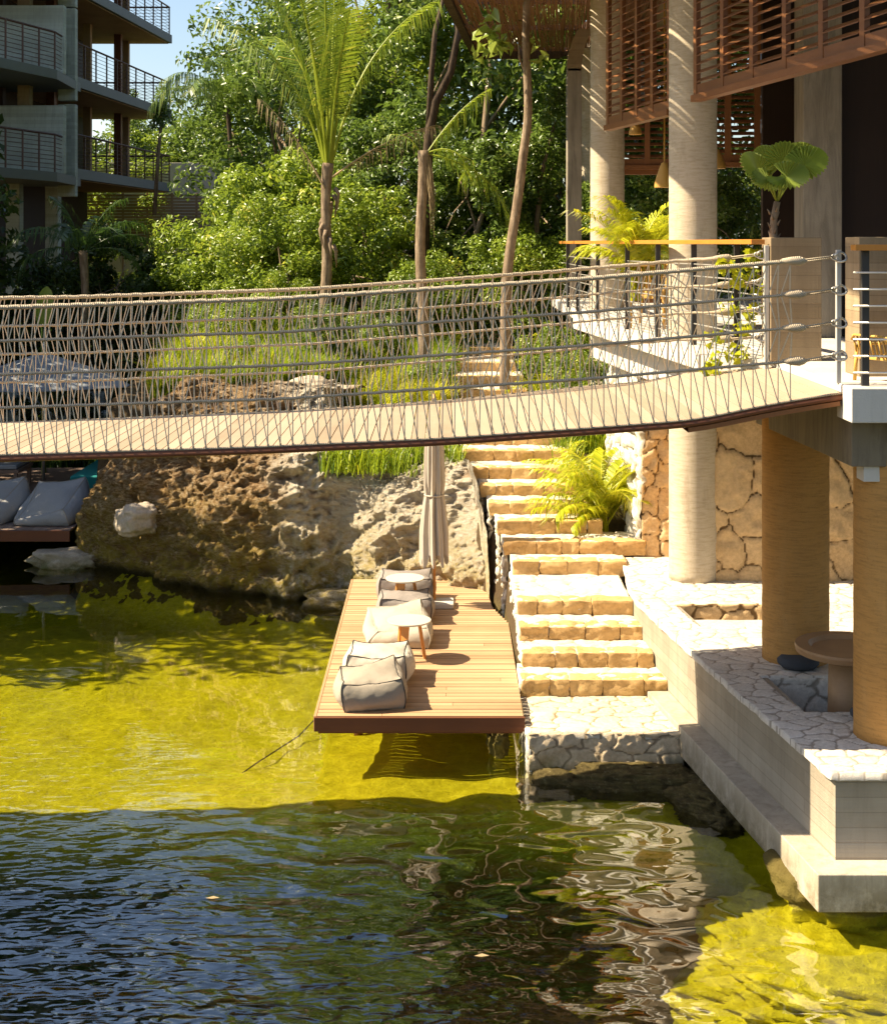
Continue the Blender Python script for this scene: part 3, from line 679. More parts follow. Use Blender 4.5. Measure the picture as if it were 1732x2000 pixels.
def side_table(x, y, h, r, label):
    t = thing('side_table', label, 'side table', (x, y, ZD), 'round side tables on the small deck')
    bevel(MB().lathe(x, y, [(r*.94, ZD+h-.022), (r, ZD+h-.014), (r, ZD+h)], 48).build('table_top', M['tabletop'], t), .003)
    for k in range(3):
        a = radians(250+120*k); ux, uy = cos(a), sin(a); qx, qy = -uy, ux
        V = []
        for zz, rr, wd, th in ((ZD, r*.72, .048, .02), (ZD+h-.024, r*.45, .07, .02)):
            for sa, sb in ((-1, -1), (1, -1), (1, 1), (-1, 1)): V.append((x+ux*(rr+sb*.016)+qx*sa*wd/1.6, y+uy*(rr+sb*.012)+qy*sa*wd/1.6, zz))
        bevel(mesh('leg', V, [[3, 2, 1, 0], [4, 5, 6, 7], [0, 1, 5, 4], [1, 2, 6, 5], [2, 3, 7, 6], [3, 0, 4, 7]], M['tableleg'], t), .003)
    return t
side_table(-.367, 15.35, .42, .235, 'round pale side table on orange wooden legs beside the tilted linen bag')
side_table(-.464, 17.28, .42, .232, 'round pale side table standing in front of the rear grey pouf')

def folded_parasol():
    x, y = -.113, 17.6; t = thing('parasol', 'folded taupe parasol tied with a strap, standing at the rear of the small deck', 'parasol', (x, y, ZD))
    MB().tube([(x, y, ZD+.06), (x, y, 3.05)], .019, 10).build('pole', M['tableleg'], t, smooth=True)
    b = MB(); stone(b, (x+.07, y-.02, ZD+.035), (.34, .34, .07), .02, 8, .003); b.build('base', M['terrastone'], t, smooth=True)
    k = 140; zs = np.linspace(0, 1, 90); V = []
    prof_z = np.interp(zs, [0, .25, .55, .62, 1], [1.02, 1.45, 1.80, 1.84, 3.0])
    R = np.interp(prof_z, [1.0, 1.35, 1.7, 1.81, 1.95, 2.4, 3.0], [.19, .185, .145, .125, .145, .125, .03])
    for i, (zz, r) in enumerate(zip(prof_z, R)):
        for j in range(k):
            a = 2*pi*j/k; f = abs(sin(a*4.5+.25*sin(zz*5)))**.7; f2 = .5+.5*sin(a*16+zz*2.2)
            rr = r*(.52+.33*f+.15*f2); drop = .16*(1-zs[i])**3*(sin(a*4.5+1)**2-.5)
            V.append((x+rr*cos(a), y+rr*sin(a), zz+drop))
    n = len(prof_z); F = [[i*k+j, i*k+(j+1) % k, (i+1)*k+(j+1) % k, (i+1)*k+j] for i in range(n-1) for j in range(k)]
    cv = mesh('canopy', V, F, M['taupe'], t, smooth=True)
    V = [(x+.116*cos(a)*(1+.04*sin(9*a)), y+.116*sin(a)*(1+.04*sin(9*a)), 1.81) for a in np.linspace(0, 2*pi, 40)]
    m_ = MB(); m_.tube(V, .012, 6); st = m_.build('strap', M['taupe'], cv, smooth=True)
folded_parasol()

# ------------------------------------------------------------------ stone staircase
XL = [.776, .764, .80, .80, .80, .81, .72, .66, .57, .476, .385, .267, .25, .22, .22, .20, .0, -.16, -.3, -.3, -.3]
XR = [2.21, 2.24, 2.17, 2.12, 2.08, 2.18, 2.46, 1.99, 1.90, 1.85, 1.85, 1.8, 1.75, 1.7, 1.6, 1.35, 1.35, 1.25, 1.3, 1.3, 1.3]
st = thing('stone_staircase', 'broad stone staircase with risers tinted for warm shade climbing from the landing through the garden', 'staircase', (1.5, 14.35, .3))
for i in range(1, 21):
    yf, zt = STY[i], E-STH[i]; zb = E-STH[i-1]; yb = STY[i+1]+.12 if i < 20 else STY[i]+1.5
    if i == 4: yb = STY[5]+.1
    xl, xr = XL[i], XR[i]
    res = .022 if i < 12 else .05
    def shp(p, a, b, _s=i):
        p = p.copy(); p[..., 1] += .012*fbm(P3(a*4, 0, _s*1.0), 2, _s)*(b < .05); return p
    tr_ = relief('step', (xl, yf+.005, zt-.02), (1, 0, 0), (0, 1, 0), (0, 0, 1), xr-xl, yb-yf, res, (.36, .30), .014, M['tread'], st, seed=20+i, edge=.012, rough=.008, skirt=.10, offs=.004, warp=.3)
    # riser course of rough blocks
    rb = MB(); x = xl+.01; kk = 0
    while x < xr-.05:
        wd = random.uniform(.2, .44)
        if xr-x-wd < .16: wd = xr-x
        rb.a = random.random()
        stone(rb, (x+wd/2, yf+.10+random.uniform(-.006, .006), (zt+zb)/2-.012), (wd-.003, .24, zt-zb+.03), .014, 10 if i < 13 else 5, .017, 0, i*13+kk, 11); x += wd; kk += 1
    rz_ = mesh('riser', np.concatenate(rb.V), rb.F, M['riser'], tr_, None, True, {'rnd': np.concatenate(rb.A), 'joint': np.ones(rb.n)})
    # rubble flank on the pond side
    if i < 13:
        z0 = max(.2, zb-2.2)
        bx = MB().box(xl+.05, xr-.02, yf+.16, yb, z0, zt-.05); mesh('core', np.concatenate(bx.V), bx.F, M['whitestone'], tr_, None, False, {'rnd': np.full(bx.n, .5), 'joint': np.full(bx.n, .9)})
        yfl = STY[i+1]+.02 if i != 12 else yb
        relief('side_wall', (xl+.035, yf, z0), (0, 1, 0), (0, 0, 1), (-1, 0, 0), yfl-yf, zt-z0-.005, .022, (.16, .12), .03, M['whitestone'], tr_, seed=60+i, edge=.03, rough=.016, offs=.012, skirt=.04, warp=.6)
# landing at the foot
ld = thing('stone_landing', 'low flagstone landing with mossy stone front at the foot of the staircase', 'landing', (1.5, 13.3, 0))
LP = [(.776, 13.27), (2.2, 13.27), (2.05, 14.40), (.765, 14.40)]
relief('paving', (.775, 13.27, .362), (1, 0, 0), (0, 1, 0), (0, 0, 1), 1.42, 1.12, .014, (.24, .15), .009, M['landing'], ld, seed=5, edge=.010, rough=.004, offs=.005, skirt=.06)
relief('front_wall', (.79, 13.28, -.5), (1, 0, 0), (0, 0, 1), (0, -1, 0), 1.43, .862, .014, (.27, .17), .012, M['basewall'], ld, seed=15, edge=.012, rough=.016, offs=.012, warp=.35, jit=.3)
relief('side_wall', (.79, 13.28, -.4), (0, 1, 0), (0, 0, 1), (-1, 0, 0), 1.2, .765, .02, (.2, .14), .02, M['whitestone'], ld, seed=16, edge=.022, rough=.012, offs=.008)
bx = MB().box(.8, 2.15, 13.3, 14.6, -.5, .345); mesh('core', np.concatenate(bx.V), bx.F, M['whitestone'], ld, None, False, {'rnd': np.full(bx.n, .5), 'joint': np.full(bx.n, .9)})

# ------------------------------------------------------------------ seating terrace by the water: ledge, parapet, flagstone coping
ter = thing('seating_terrace', 'concrete and flagstone seating terrace jutting over the water on the right', 'terrace', (3, 13, 0))
lg = MB(); lg.prism([(2.03, 14.35), (2.19, 13.25), (2.65, 10.16), (9, 10.16), (9, 14.35)], .155, .425); bevel(lg.build('ledge', M['ledge'], ter), .008)
OUT = [(2.2, 17.5), (2.08, 16), (2.10, 15.4), (2.40, 13.1), (2.84, 10.4)]
ZC = 1.05
pa = MB()
pa.prism([(2.2, 17.5), (2.08, 16), (2.10, 15.4), (2.126, 15.2), (4.3, 15.2), (4.3, 17.5)], .2, ZC)
pa.prism([(2.126, 15.2), (2.243, 14.3), (2.6, 14.3), (2.5, 15.2)], .2, ZC)
pa.prism([(2.243, 14.3), (2.40, 13.1), (2.467, 12.7), (9, 12.7), (9, 14.3)], .2, ZC)
pa.prism([(2.467, 12.7), (2.63, 11.7), (2.97, 11.7), (2.87, 12.7)], .2, ZC)
pa.prism([(2.63, 11.7), (2.84, 10.4), (9, 10.4), (9, 11.7)], .2, ZC)
pa.box(2.75, 9, 11.5, 12.8, .2, .6); pa.box(2.4, 9, 14.2, 15.3, .2, .78)
pa.build('parapet_wall', M['parapet'], ter)
OP = [(2.17, 17.5), (2.05, 16), (2.065, 15.4), (2.365, 13.1), (2.80, 10.37), (6, 10.37), (6, 17.5)]
H1 = [(2.47, 14.32), (2.44, 15.2), (3.6, 15.2), (3.6, 14.32)]; H2 = [(2.84, 12.7), (2.94, 11.72), (5.5, 11.72), (5.5, 12.7)]
def cshape(p, a, b):
    p = p.copy(); y_ = p[..., 1]; p[..., 0] = a+np.interp(y_, [10.37, 13.1, 15.4, 16, 17.5], [2.80, 2.365, 2.065, 2.05, 2.17])+.006*fbm(P3(y_*5, 0, 2.0), 3, 4); return p
HA = [(.36, 14.32), (.36, 15.2), (1.5, 15.2), (1.5, 14.32)]; HB2 = [(.365, 11.72), (.365, 12.7), (2.9, 12.7), (2.9, 11.72)]
relief('coping', (0, 10.37, ZC+.012), (1, 0, 0), (0, 1, 0), (0, 0, 1), 3.2, 7.15, .0155, (.21, .16), .007, M['flag'], ter, seed=31, holes=[HA, HB2], edge=.013, rough=.003, offs=.003, skirt=.055, warp=.3, jit=.42, shape=cshape)
relief('bench_face', (2.8, 12.69, .55), (1, 0, 0), (0, 0, 1), (0, -1, 0), 2.2, .5, .017, (.26, .2), .02, M['flag'], ter, seed=33, edge=.018, rough=.006)
relief('seat_step', (2.45, 15.19, .90), (1, 0, 0), (0, 0, 1), (0, -1, 0), 1.3, .17, .016, (.28, .16), .02, M['rubble'], ter, seed=34, edge=.018)
mbx = MB().box(2.45, 3.7, 14.86, 15.19, .6, .915); mesh('step_tread', np.concatenate(mbx.V), mbx.F, M['flag'], ter, None, False, {'rnd': np.full(8, .8), 'joint': np.ones(8)})
relief('seat_step', (2.45, 14.85, .75), (1, 0, 0), (0, 0, 1), (0, -1, 0), 1.3, .15, .016, (.3, .16), .02, M['rubble'], ter, seed=35, edge=.018)

# round carved table and floor cushions in the seating pit
tb = thing('round_table', 'low round carved brown wooden table with a dished top under the terrace', 'table', (3.45, 12.28, .6))
MB().lathe(3.45, 12.28, [(.38, 1.385), (.425, 1.40), (.435, 1.44), (.43, 1.462), (.32, 1.462), (.29, 1.43), (.02, 1.425)], 64).build('table_top', M['slabwood'], tb, smooth=False)
MB().lathe(3.45, 12.28, [(.17, .6), (.16, .9), (.15, 1.385)], 32).build('pedestal', M['slabwood'], tb, smooth=True)
for (x, y, lab) in ((3.20, 12.95, 'dark grey round knitted cushion on the flagstone bench behind the carved table'), (3.45, 11.5, 'grey round knitted cushion in front of the carved table beside the column foot')):
    zc = 1.075
    c_ = MB().lathe(x, y, [(.03, zc), (.15, zc+.003), (.185, zc+.035), (.187, zc+.06), (.15, zc+.095), (.02, zc+.105)], 40).build('floor_cushion', M['cushion'], None, (x, y, zc), True)
    tag(c_, lab, 'cushion', 'round floor cushions in the seating terrace')

# ------------------------------------------------------------------ fitted stone retaining wall under the pavilion
sw = thing('stone_wall', 'tall retaining wall of large fitted tan stones under the pavilion', 'stone wall', (3.5, 17, .3))
relief('front_face', (3.0, 16.30, .2), (1, 0, 0), (0, 0, 1), (0, -1, 0), 2.6, 3.42, .02, (.50, .46), .03, M['rubble'], sw, seed=44, edge=.014, rough=.02, offs=.02, warp=.35, jit=.33)
relief('end_face', (2.42, 17.55, 1.0), (1, 0, 0), (0, 0, 1), (0, -1, 0), (.75), 2.6, .02, (.30, .28), .03, M['rubble'], sw, seed=47, edge=.014, rough=.02, offs=.02, warp=.5)
relief('side_face', (2.42, 17.52, 1.0), (0, 1, 0), (0, 0, 1), (-1, 0, 0), 3.2, 2.6, .03, (.3, .25), .05, M['whitestone'], sw, seed=48, edge=.03, rough=.03, offs=.03, warp=.5)
bx = MB().box(2.45, 6, 17.56, 20.7, .3, 3.6).box(3.02, 6, 16.33, 17.56, .3, 3.6); mesh('core', np.concatenate(bx.V), bx.F, M['rubble'], sw, None, False, {'rnd': np.full(bx.n, .5), 'joint': np.ones(bx.n)})

# ------------------------------------------------------------------ pavilion
pv = thing('pavilion', 'concrete pavilion with round columns, raised floor slab and slatted timber screens', 'pavilion', (4, 18, 1))
ZF = E-1.07
SLAB = [(1.85, 20.5), (2.47, 13.6), (2.78, 13.3), (3.02, 13.1), (3.02, 10.62), (9, 10.62), (9, 31), (2.1, 31), (2.1, 21.6)]
bevel(MB().prism(SLAB, ZF-.15, ZF).build('floor_slab', M['concsm'], pv), .006)
bevel(MB().prism([(3.015, 11.0), (3.015, 10.60), (9, 10.60), (9, 11.0)], ZF-.26, ZF-.004).build('slab_edge', M['concsm'], pv), .006)
bevel(MB().prism([(2.95, 13.55), (3.10, 10.9), (3.40, 10.9), (3.3, 13.55)], ZF-.63, ZF-.151).build('beam', M['beam'], pv), .006)
bevel(MB().prism([(2.12, 20.3), (2.70, 13.7), (3.0, 13.7), (2.45, 20.3)], ZF-.55, ZF-.151).build('beam', M['concsm'], pv), .006)
bevel(MB().box(3.2, 3.33, 10.93, 11.12, ZF-.75, ZF-.26).build('bracket_post', M['concsm'], pv), .004)
def column(x, y, r, z0, z1, mat, name='column'):
    zs = np.linspace(z0, z1, max(4, int((z1-z0)/.1))); prof = [(r*(1+.006*sin(zz*23+x)), zz) for zz in zs]
    return MB().lathe(x, y, prof, 56).build(name, mat, pv, smooth=True)
column(2.85, 16.4, .272, ZC, 9.1, M['column'])
column(2.66, 23.3, .275, 2.4, 9.1, M['column'])
column(3.12, 30.0, .275, 2.6, 9.1, M['column'])
column(3.25, 13.25, .303, ZC, ZF-.3, M['ochrecol'])
column(3.50, 11.17, .30, ZC, ZF-.5, M['ochrecol'])
bevel(MB().box(2.33, 2.60, 27.0, 27.3, 2.8, 8.2).build('pillar', M['darkcolumn'], pv), .01)
pts = [(2.465+.55*(1-cos(a)), 27.15, 8.15+1.0*sin(a)) for a in np.linspace(0, pi/2, 12)]
mbx = MB()
for a_, b_ in zip(pts[:-1], pts[1:]):
    mbx.add([(a_[0]-.135, 27, a_[2]), (a_[0]+.135, 27, a_[2]), (b_[0]+.135, 27, b_[2]), (b_[0]-.135, 27, b_[2]), (a_[0]-.135, 27.3, a_[2]), (a_[0]+.135, 27.3, a_[2]), (b_[0]+.135, 27.3, b_[2]), (b_[0]-.135, 27.3, b_[2])],
            [[0, 1, 2, 3], [7, 6, 5, 4], [0, 3, 7, 4], [1, 5, 6, 2]])
mbx.build('arched_brace', M['conc'], pv)
bevel(MB().box(4.06, 4.50, 16.2, 16.62, ZF, 9.1).build('pier', M['darkcolumn'], pv), .01)
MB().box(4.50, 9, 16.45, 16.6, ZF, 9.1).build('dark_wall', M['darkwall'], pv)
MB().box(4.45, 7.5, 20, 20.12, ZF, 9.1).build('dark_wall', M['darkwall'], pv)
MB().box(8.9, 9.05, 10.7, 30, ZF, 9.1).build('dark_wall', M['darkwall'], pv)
MB().box(2.95, 9.1, 9.5, 31, 9.1, 9.35).build('roof_slab', M['conc'], pv)
bevel(MB().box(2.7, 4.4, 24.0, 24.12, 6.05, 6.2).box(2.7, 4.4, 24.0, 24.12, 3.9, 4.0).build('window_frame', M['louvre'], pv), .005)
# reed canopy overhanging the pavilion
def canx(y): return .70-.087*(30-y)
mb = MB(); nsl = 0
x_off = 0.0
while x_off < 3.45:
    wd = random.uniform(.012, .03)
    yy = 9.6
    while yy < 30.2:
        ln = random.uniform(1.2, 3.5); y2 = min(30.25, yy+ln)
        if random.random() > .05:
            mb.a = random.random()
            za = 8.94+random.uniform(-.012, .012); dx = random.uniform(-.012, .012)
            mb.add([(canx(yy)+x_off+dx, yy, za), (canx(yy)+x_off+wd+dx, yy, za), (canx(y2)+x_off+wd-dx, y2, za+.01), (canx(y2)+x_off-dx, y2, za+.01),
                    (canx(yy)+x_off+dx, yy, za+.02), (canx(yy)+x_off+wd+dx, yy, za+.02), (canx(y2)+x_off+wd-dx, y2, za+.03), (canx(y2)+x_off-dx, y2, za+.03)],
                   [[0, 3, 2, 1], [4, 5, 6, 7], [0, 1, 5, 4], [2, 3, 7, 6], [1, 2, 6, 5], [3, 0, 4, 7]])
        yy = y2
    x_off += wd+random.choice([.001, .002, .003, .008, .012])
cn = mb.build('reed_canopy', M['reed'], pv, attr=True)
cb = MB(); cb.prism([(canx(9.5)-.14, 9.5), (canx(9.5), 9.5), (canx(30.3), 30.3), (canx(30.3)-.14, 30.3)], 8.86, 9.06); cb.box(.72, 3.0, 30.26, 30.38, 8.80, 9.04)
for yy in (12.5, 15.5, 18.5, 21.5, 24.5, 27.5): cb.prism([(canx(yy), yy), (3.0, yy), (3.0, yy+.07), (canx(yy), yy+.07)], 8.99, 9.09)
cb.build('canopy_frame', M['darkbark'], cn)
# louvred shutters
def shutter(A_, B_, z0, z1, npan, nl):
    root = bpy.data.objects.new('louvred_shutter', None); COL.objects.link(root); root.parent = pv
    A_ = np.array(A_, float); B_ = np.array(B_, float); root.location = Vector((A_[0], A_[1], z0))-Vector(pv.location)
    d = (B_-A_); Lg = np.hypot(*d); d /= Lg; n = np.array([-d[1], d[0]]); n = n if n[0] < 0 else -n
    def bar(s0, s1, za, zb, th, off=0, tilt=0):
        V = []
        for s_ in (s0, s1):
            for o_ in (-th/2, th/2):
                for zz in (za, zb):
                    p = A_+d*s_+n*(o_+off); V.append((p[0], p[1], zz+tilt*o_))
        return V, [[0, 1, 3, 2], [4, 6, 7, 5], [0, 4, 5, 1], [2, 3, 7, 6], [0, 2, 6, 4], [1, 5, 7, 3]]
    fr = MB(); lv = MB()
    fr.add(*bar(-.04, Lg+.04, z0-.07, z0, .12))
    pw = Lg/npan
    for k in range(npan+1): fr.add(*bar(k*pw-.045, k*pw+.045, z0+.003, z1, .05))
    for k in range(npan):
        fr.add(*bar(k*pw+.046, (k+1)*pw-.046, z0+.004, z0+.11, .036))
        nn = int((z1-z0-.12)/nl)
        for j in range(nn):
            zz = z0+.15+j*nl
            V = []
            for s_ in (k*pw+.047, (k+1)*pw-.047):
                for (o_, h_) in ((.034, -.024), (.034, -.015), (-.034, .024), (-.034, .033)):
                    p = A_+d*s_+n*o_; V.append((p[0], p[1], zz+h_))
            lv.add(V, [[0, 1, 3, 2], [4, 6, 7, 5], [0, 4, 5, 1], [2, 3, 7, 6], [0, 2, 6, 4], [1, 5, 7, 3]])
    f = fr.build('frame', M['louvre'], root); l_ = lv.build('louvres', M['louvre'], root)
shutter((2.20, 19.1), (2.66, 16.85), E+1.57, 9.02, 4, .095)
shutter((2.755, 15.6), (3.62, 11.1), E+1.61, 9.02, 6, .095)
shutter((3.9, 23.9), (2.9, 24.0), E+1.3, 8.6, 2, .1)
shutter((4.45, 20.35), (3.62, 20.40), E+1.15, 9.0, 2, .085)

# balustrades
def railing(pts, posts, label, zt, loc, end_gap=0, near=False):
    t = thing('balustrade', label, 'railing', loc)
    hr = MB()
    for a, b in zip(pts[:-1], pts[1:]):
        a_ = np.array(a); b_ = np.array(b); d = b_-a_; d = d/np.hypot(*d); n = np.array([-d[1], d[0]])*.065
        hr.prism([tuple(a_-n), tuple(b_-n), tuple(b_+n), tuple(a_+n)], zt-.045, zt)
    bevel(hr.build('handrail', M['handrail'], t), .004)
    for (x, y) in posts: bevel(MB().box(x-.028, x+.028, y-.02, y+.02, ZF-.001, zt-.046).build('post', M['steel'], t), .003)
    for k in range(7):
        c_ = MB(); zz = ZF+.10+k*.125; c_.tube([(x, y, zz) for x, y in pts], .009 if near else .008, 6); c_.build('cable', M['cable'], t, smooth=True)
    return t
rl = lambda y: float(np.interp(y, [13.1, 13.5, 15.08, 16.33, 17.8, 19.9], [2.86, 2.80, 2.63, 2.44, 2.28, 2.12]))
P_ = [(rl(y), y) for y in (13.05, 13.55, 14.3, 15.08, 16.33, 17.8, 19.9)]
railing([(2.12, 25.5), (2.06, 22.0)]+P_[::-1], [(2.06, 22.0), (2.12, 19.7), (2.28, 17.8), (2.44, 16.33), (2.63, 15.08), (2.78, 13.6), (2.08, 24.0)], 'cable balustrade with orange timber handrail along the pavilion terrace behind the bridge', E+.035, (2.5, 16, ZF))
railing([(3.06, 10.72), (4.6, 10.75)], [(3.16, 10.76), (3.75, 10.77)], 'short cable balustrade with orange handrail at the right end of the rope bridge', E-.01, (3.3, 10.7, ZF), near=True)
bevel(tag(MB().box(3.0, 3.035, 10.95, 10.99, ZF, E-.05).build('steel_post', M['postpaint'], None, (3.02, 10.97, ZF)), 'pale slim steel post holding the near bridge hooks', 'post'), .003)
bevel(tag(MB().box(2.915, 2.955, 13.02, 13.09, ZF-.25, E-.02).build('steel_post', M['postpaint'], None, (2.93, 13.05, ZF-.25)), 'pale steel post against the concrete planter holding the far bridge hooks', 'post'), .003)

# planter with fan palm
bevel(tag(MB().box(2.963, 3.425, 13.0, 13.36, ZF, E+.052).build('planter', M['conc'], None, (3.2, 13.2, ZF)), 'tall board marked concrete planter at the far side of the bridge end', 'planter'), .006)
bevel(tag(MB().box(3.33, 3.95, 11.5, 11.9, ZF, E+.05).build('planter', M['conc'], None, (3.6, 11.7, ZF)), 'concrete planter block behind the short balustrade at the right edge', 'planter'), .006)

# ------------------------------------------------------------------ plants
def leaf_cloud(n, clumps, size, rng, up=.5, fold=.25, aspect=.5, spread=1.0):
    """n leaves in clumps [(x,y,z,r)]; returns V,F,attr"""
    cl = np.array(clumps, float); wt = cl[:, 3]**2; wt = wt/wt.sum(); ci = rng.choice(len(cl), n, p=wt)
    d = rng.normal(size=(n, 3)); d /= np.linalg.norm(d, axis=1)[:, None]
    r = rng.uniform(.0, 1, n)**.35*spread
    c = cl[ci, :3]+d*(r*cl[ci, 3])[:, None]*np.array([1, 1, .8])
    nrm = d*.8+rng.normal(size=(n, 3))*.7+np.array([0, 0, up]); nrm /= np.linalg.norm(nrm, axis=1)[:, None]
    t = rng.normal(size=(n, 3)); t -= nrm*(t*nrm).sum(1)[:, None]; t[:, 2] -= .3; t -= nrm*(t*nrm).sum(1)[:, None]; t /= np.linalg.norm(t, axis=1)[:, None]
    b = np.cross(nrm, t); L_ = size*rng.uniform(.6, 1.3, n)[:, None]; W = L_*aspect
    base = c-t*L_*.5; tip = c+t*L_*.5-nrm*L_*.12; lf = c+b*W*.5+nrm*W*fold; rt = c-b*W*.5+nrm*W*fold
    V = np.stack([base, lf, tip, rt], 1).reshape(-1, 3); i = np.arange(n)*4
    F = np.concatenate([np.stack([i, i+1, i+2], 1), np.stack([i, i+2, i+3], 1)])
    cr_ = rng.uniform(0, 1, len(cl))
    a = np.clip(cr_[ci]*.45+rng.uniform(0, .6, n), 0, 1)
    return V, F, np.repeat(a, 4)
def clumps_ell(n, c, R, rng, rr=(.25, .5), shell=.55):
    d = rng.normal(size=(n, 3)); d /= np.linalg.norm(d, axis=1)[:, None]; r = rng.uniform(shell, 1, n)
    p = np.array(c)+d*r[:, None]*np.array(R); q = rng.uniform(rr[0], rr[1], n)
    return np.concatenate([p, q[:, None]], 1)
def tree(name, x, y, z0, h, R, n, size, mat, label, cat='tree', group=None, seed=0, trunk_r=.12, ncl=55, crown_h=None, rr=(.3, .65), bark='bark', lean=0):
    rng = np.random.default_rng(seed); t = thing(name, label, cat, (x, y, z0), group)
    ch = crown_h or h*.75
    cc = (x+lean, y, z0+h-ch/2)
    cl = clumps_ell(ncl, cc, (R, R, ch/2), rng, rr)
    V, F, a = leaf_cloud(n, cl, size, rng)
    mesh('crown', V, F, M[mat], t, attrs={'rnd': a})
    mb = MB(); k = 7
    tp = [(x+lean*i/k+.12*sin(i*1.7+seed), y+.1*cos(i*1.3+seed), z0-.2+(h*.8)*i/k) for i in range(k+1)]
    mb.tube(tp, [trunk_r*(1-.75*i/k) for i in range(k+1)], 8)
    for j in range(7):
        c0 = cl[rng.integers(len(cl))]; s_ = tp[rng.integers(2, k)]
        m_ = ((s_[0]+c0[0])/2, (s_[1]+c0[1])/2, (s_[2]+c0[2])/2+.15); mb.tube([s_, m_, tuple(c0[:3])], [trunk_r*.4, trunk_r*.25, trunk_r*.08], 5)
    mb.build('trunk', M[bark], t, smooth=True)
    return t
def place(src, x, y, rz, sc, label, z=None, scz=None):
    c = copy_tree(src); c.location = (x, y, gz(x, y)-.1 if z is None else z); c.rotation_euler = (0, 0, rz); c.scale = (sc, sc, scz or sc); c['label'] = label
    return c
# jungle trees: three source trees, then copies
JG = 'jungle trees crowding behind the garden'
jt = [tree('jungle_tree', 1.0, 34, 3.0, 14, 3.2, 19000, .20, 'leafA', 'dense jungle tree filling the gap between the coconut palm and the pavilion', group=JG, seed=1, ncl=120, crown_h=14, rr=(.4, .85)),
      tree('jungle_tree', -3.9, 35, 3.0, 8.2, 2.5, 17000, .17, 'leafA', 'jungle tree with sunlit crown left of the coconut palm, edging the patch of sky', group=JG, seed=2, ncl=110, crown_h=8, rr=(.4, .8)),
      tree('jungle_tree', -1.4, 38, 3.0, 17, 3.4, 19000, .22, 'leafB', 'tall yellow green jungle tree directly behind the coconut palm crown', group=JG, seed=3, ncl=120, crown_h=15, rr=(.45, .9))]
place(jt[0], 4.6, 33, 1.3, 1.0, 'dark jungle tree seen between the pavilion columns')
place(jt[1], 2.8, 36, 2.4, 1.25, 'jungle tree rising just under the reed canopy edge', scz=1.9)
place(jt[2], 1.2, 43, 3.6, 1.15, 'tallest jungle tree far behind the slender curved trunk')
place(jt[0], -7.6, 60.5, 4.0, 1.1, 'jungle tree behind the end of the grey garden wall', scz=.80)
place(jt[1], -10.6, 61, 5.1, 1.25, 'distant jungle tree just right of the balcony ends', scz=1.35)
place(jt[2], -12.5, 58, 0.7, 1.0, 'distant jungle tree glimpsed through the balcony railings', scz=.55)
place(jt[0], 7.5, 38, 2.9, 1.1, 'jungle tree in the dark behind the pavilion interior')
place(jt[1], -3.6, 44, .9, 1.2, 'jungle tree top showing beside the patch of sky', scz=1.25)
place(jt[1], -14.5, 64, 3.9, 1.3, 'far jungle tree filling the view under the top balcony', scz=1.3)
place(jt[0], -20.5, 68, 3.9, 1.2, 'far jungle tree behind the balcony posts', scz=.9)
place(jt[2], -17, 60, 2.2, 1.0, 'distant jungle tree behind the apartment block', scz=.55)
place(jt[0], -14.2, 61, 1.1, .9, 'far jungle tree seen through the middle balcony', scz=.85)
# sunlit bushes in front
BG = 'leafy bushes in the lit garden'
bs = [tree('leafy_bush', -1.7, 29.0, 2.8, 3.6, 1.5, 13000, .115, 'leafB', 'bright leafy bush around the foot of the coconut palm', 'bush', BG, 11, .05, 60, 3.5, (.25, .5)),
      tree('leafy_bush', -4.4, 30.0, 2.8, 3.2, 1.6, 13000, .12, 'leafB', 'bright yellow green bush in front of the grey garden wall', 'bush', BG, 12, .05, 60, 3.1, (.25, .5)),
      tree('leafy_bush', .6, 30.0, 2.9, 4.6, 1.5, 13000, .115, 'leafA', 'glossy green bush behind the leaning palm trunk', 'bush', BG, 13, .06, 60, 4.4, (.25, .5))]
place(bs[0], -3.2, 28.0, 1, .82, 'low bright bush left of the coconut palm trunk')
place(bs[2], -1.0, 31.5, 2, 1.15, 'tall glossy bush between the coconut palm and the leaning palm')
place(bs[2], 2.1, 31.0, 3, 1.05, 'glossy bush below the reed canopy by the pavilion')
place(bs[1], -3.1, 32.5, 4, 1.35, 'tall bright bush high behind the low one, left of the coconut palm')
place(bs[0], 1.5, 28.5, 5, .75, 'small bush right of the slender curved trunk')
place(bs[1], -5.6, 31.5, 2.2, .8, 'bush at the boundary between the lit garden and the shaded corner')
place(bs[2], 3.6, 29.5, 1.2, .85, 'bush growing behind the pavilion columns')
place(bs[0], -.3, 27.5, 2.7, .62, 'low bush in front of the leaning palm trunk')
place(bs[2], 4.9, 27.5, 1.9, .95, 'bush seen through the dark pavilion opening')
for i_, (x_, y_, s_, k_, lab_) in enumerate(((-3.9, 25.9, .42, 1, 'leafy shrub in the grass at the left end of the lit slope'), (-2.9, 26.6, .45, 0, 'leafy shrub in the grass left of the coconut palm foot'), (-1.4, 25.4, .40, 1, 'leafy shrub in the grass right of the coconut palm foot'),
        (-.75, 26.3, .42, 2, 'glossy shrub in the grass left of the young palm foot'), (-.2, 23.3, .30, 0, 'low leafy shrub beside the upper steps, in front of the young palm'), (-2.0, 24.0, .33, 2, 'glossy shrub just above the white boulder on the rock wall'),
        (1.9, 24.6, .40, 1, 'leafy shrub right of the upper steps'), (2.2, 22.6, .36, 0, 'leafy shrub under the corner of the terrace slab'), (-3.2, 23.6, .28, 1, 'small shrub at the left rim of the rock wall top'), (.0, 27.6, .45, 1, 'leafy shrub where the steps vanish into the jungle'))):
    place(bs[k_], x_, y_, i_*1.1, s_, lab_)
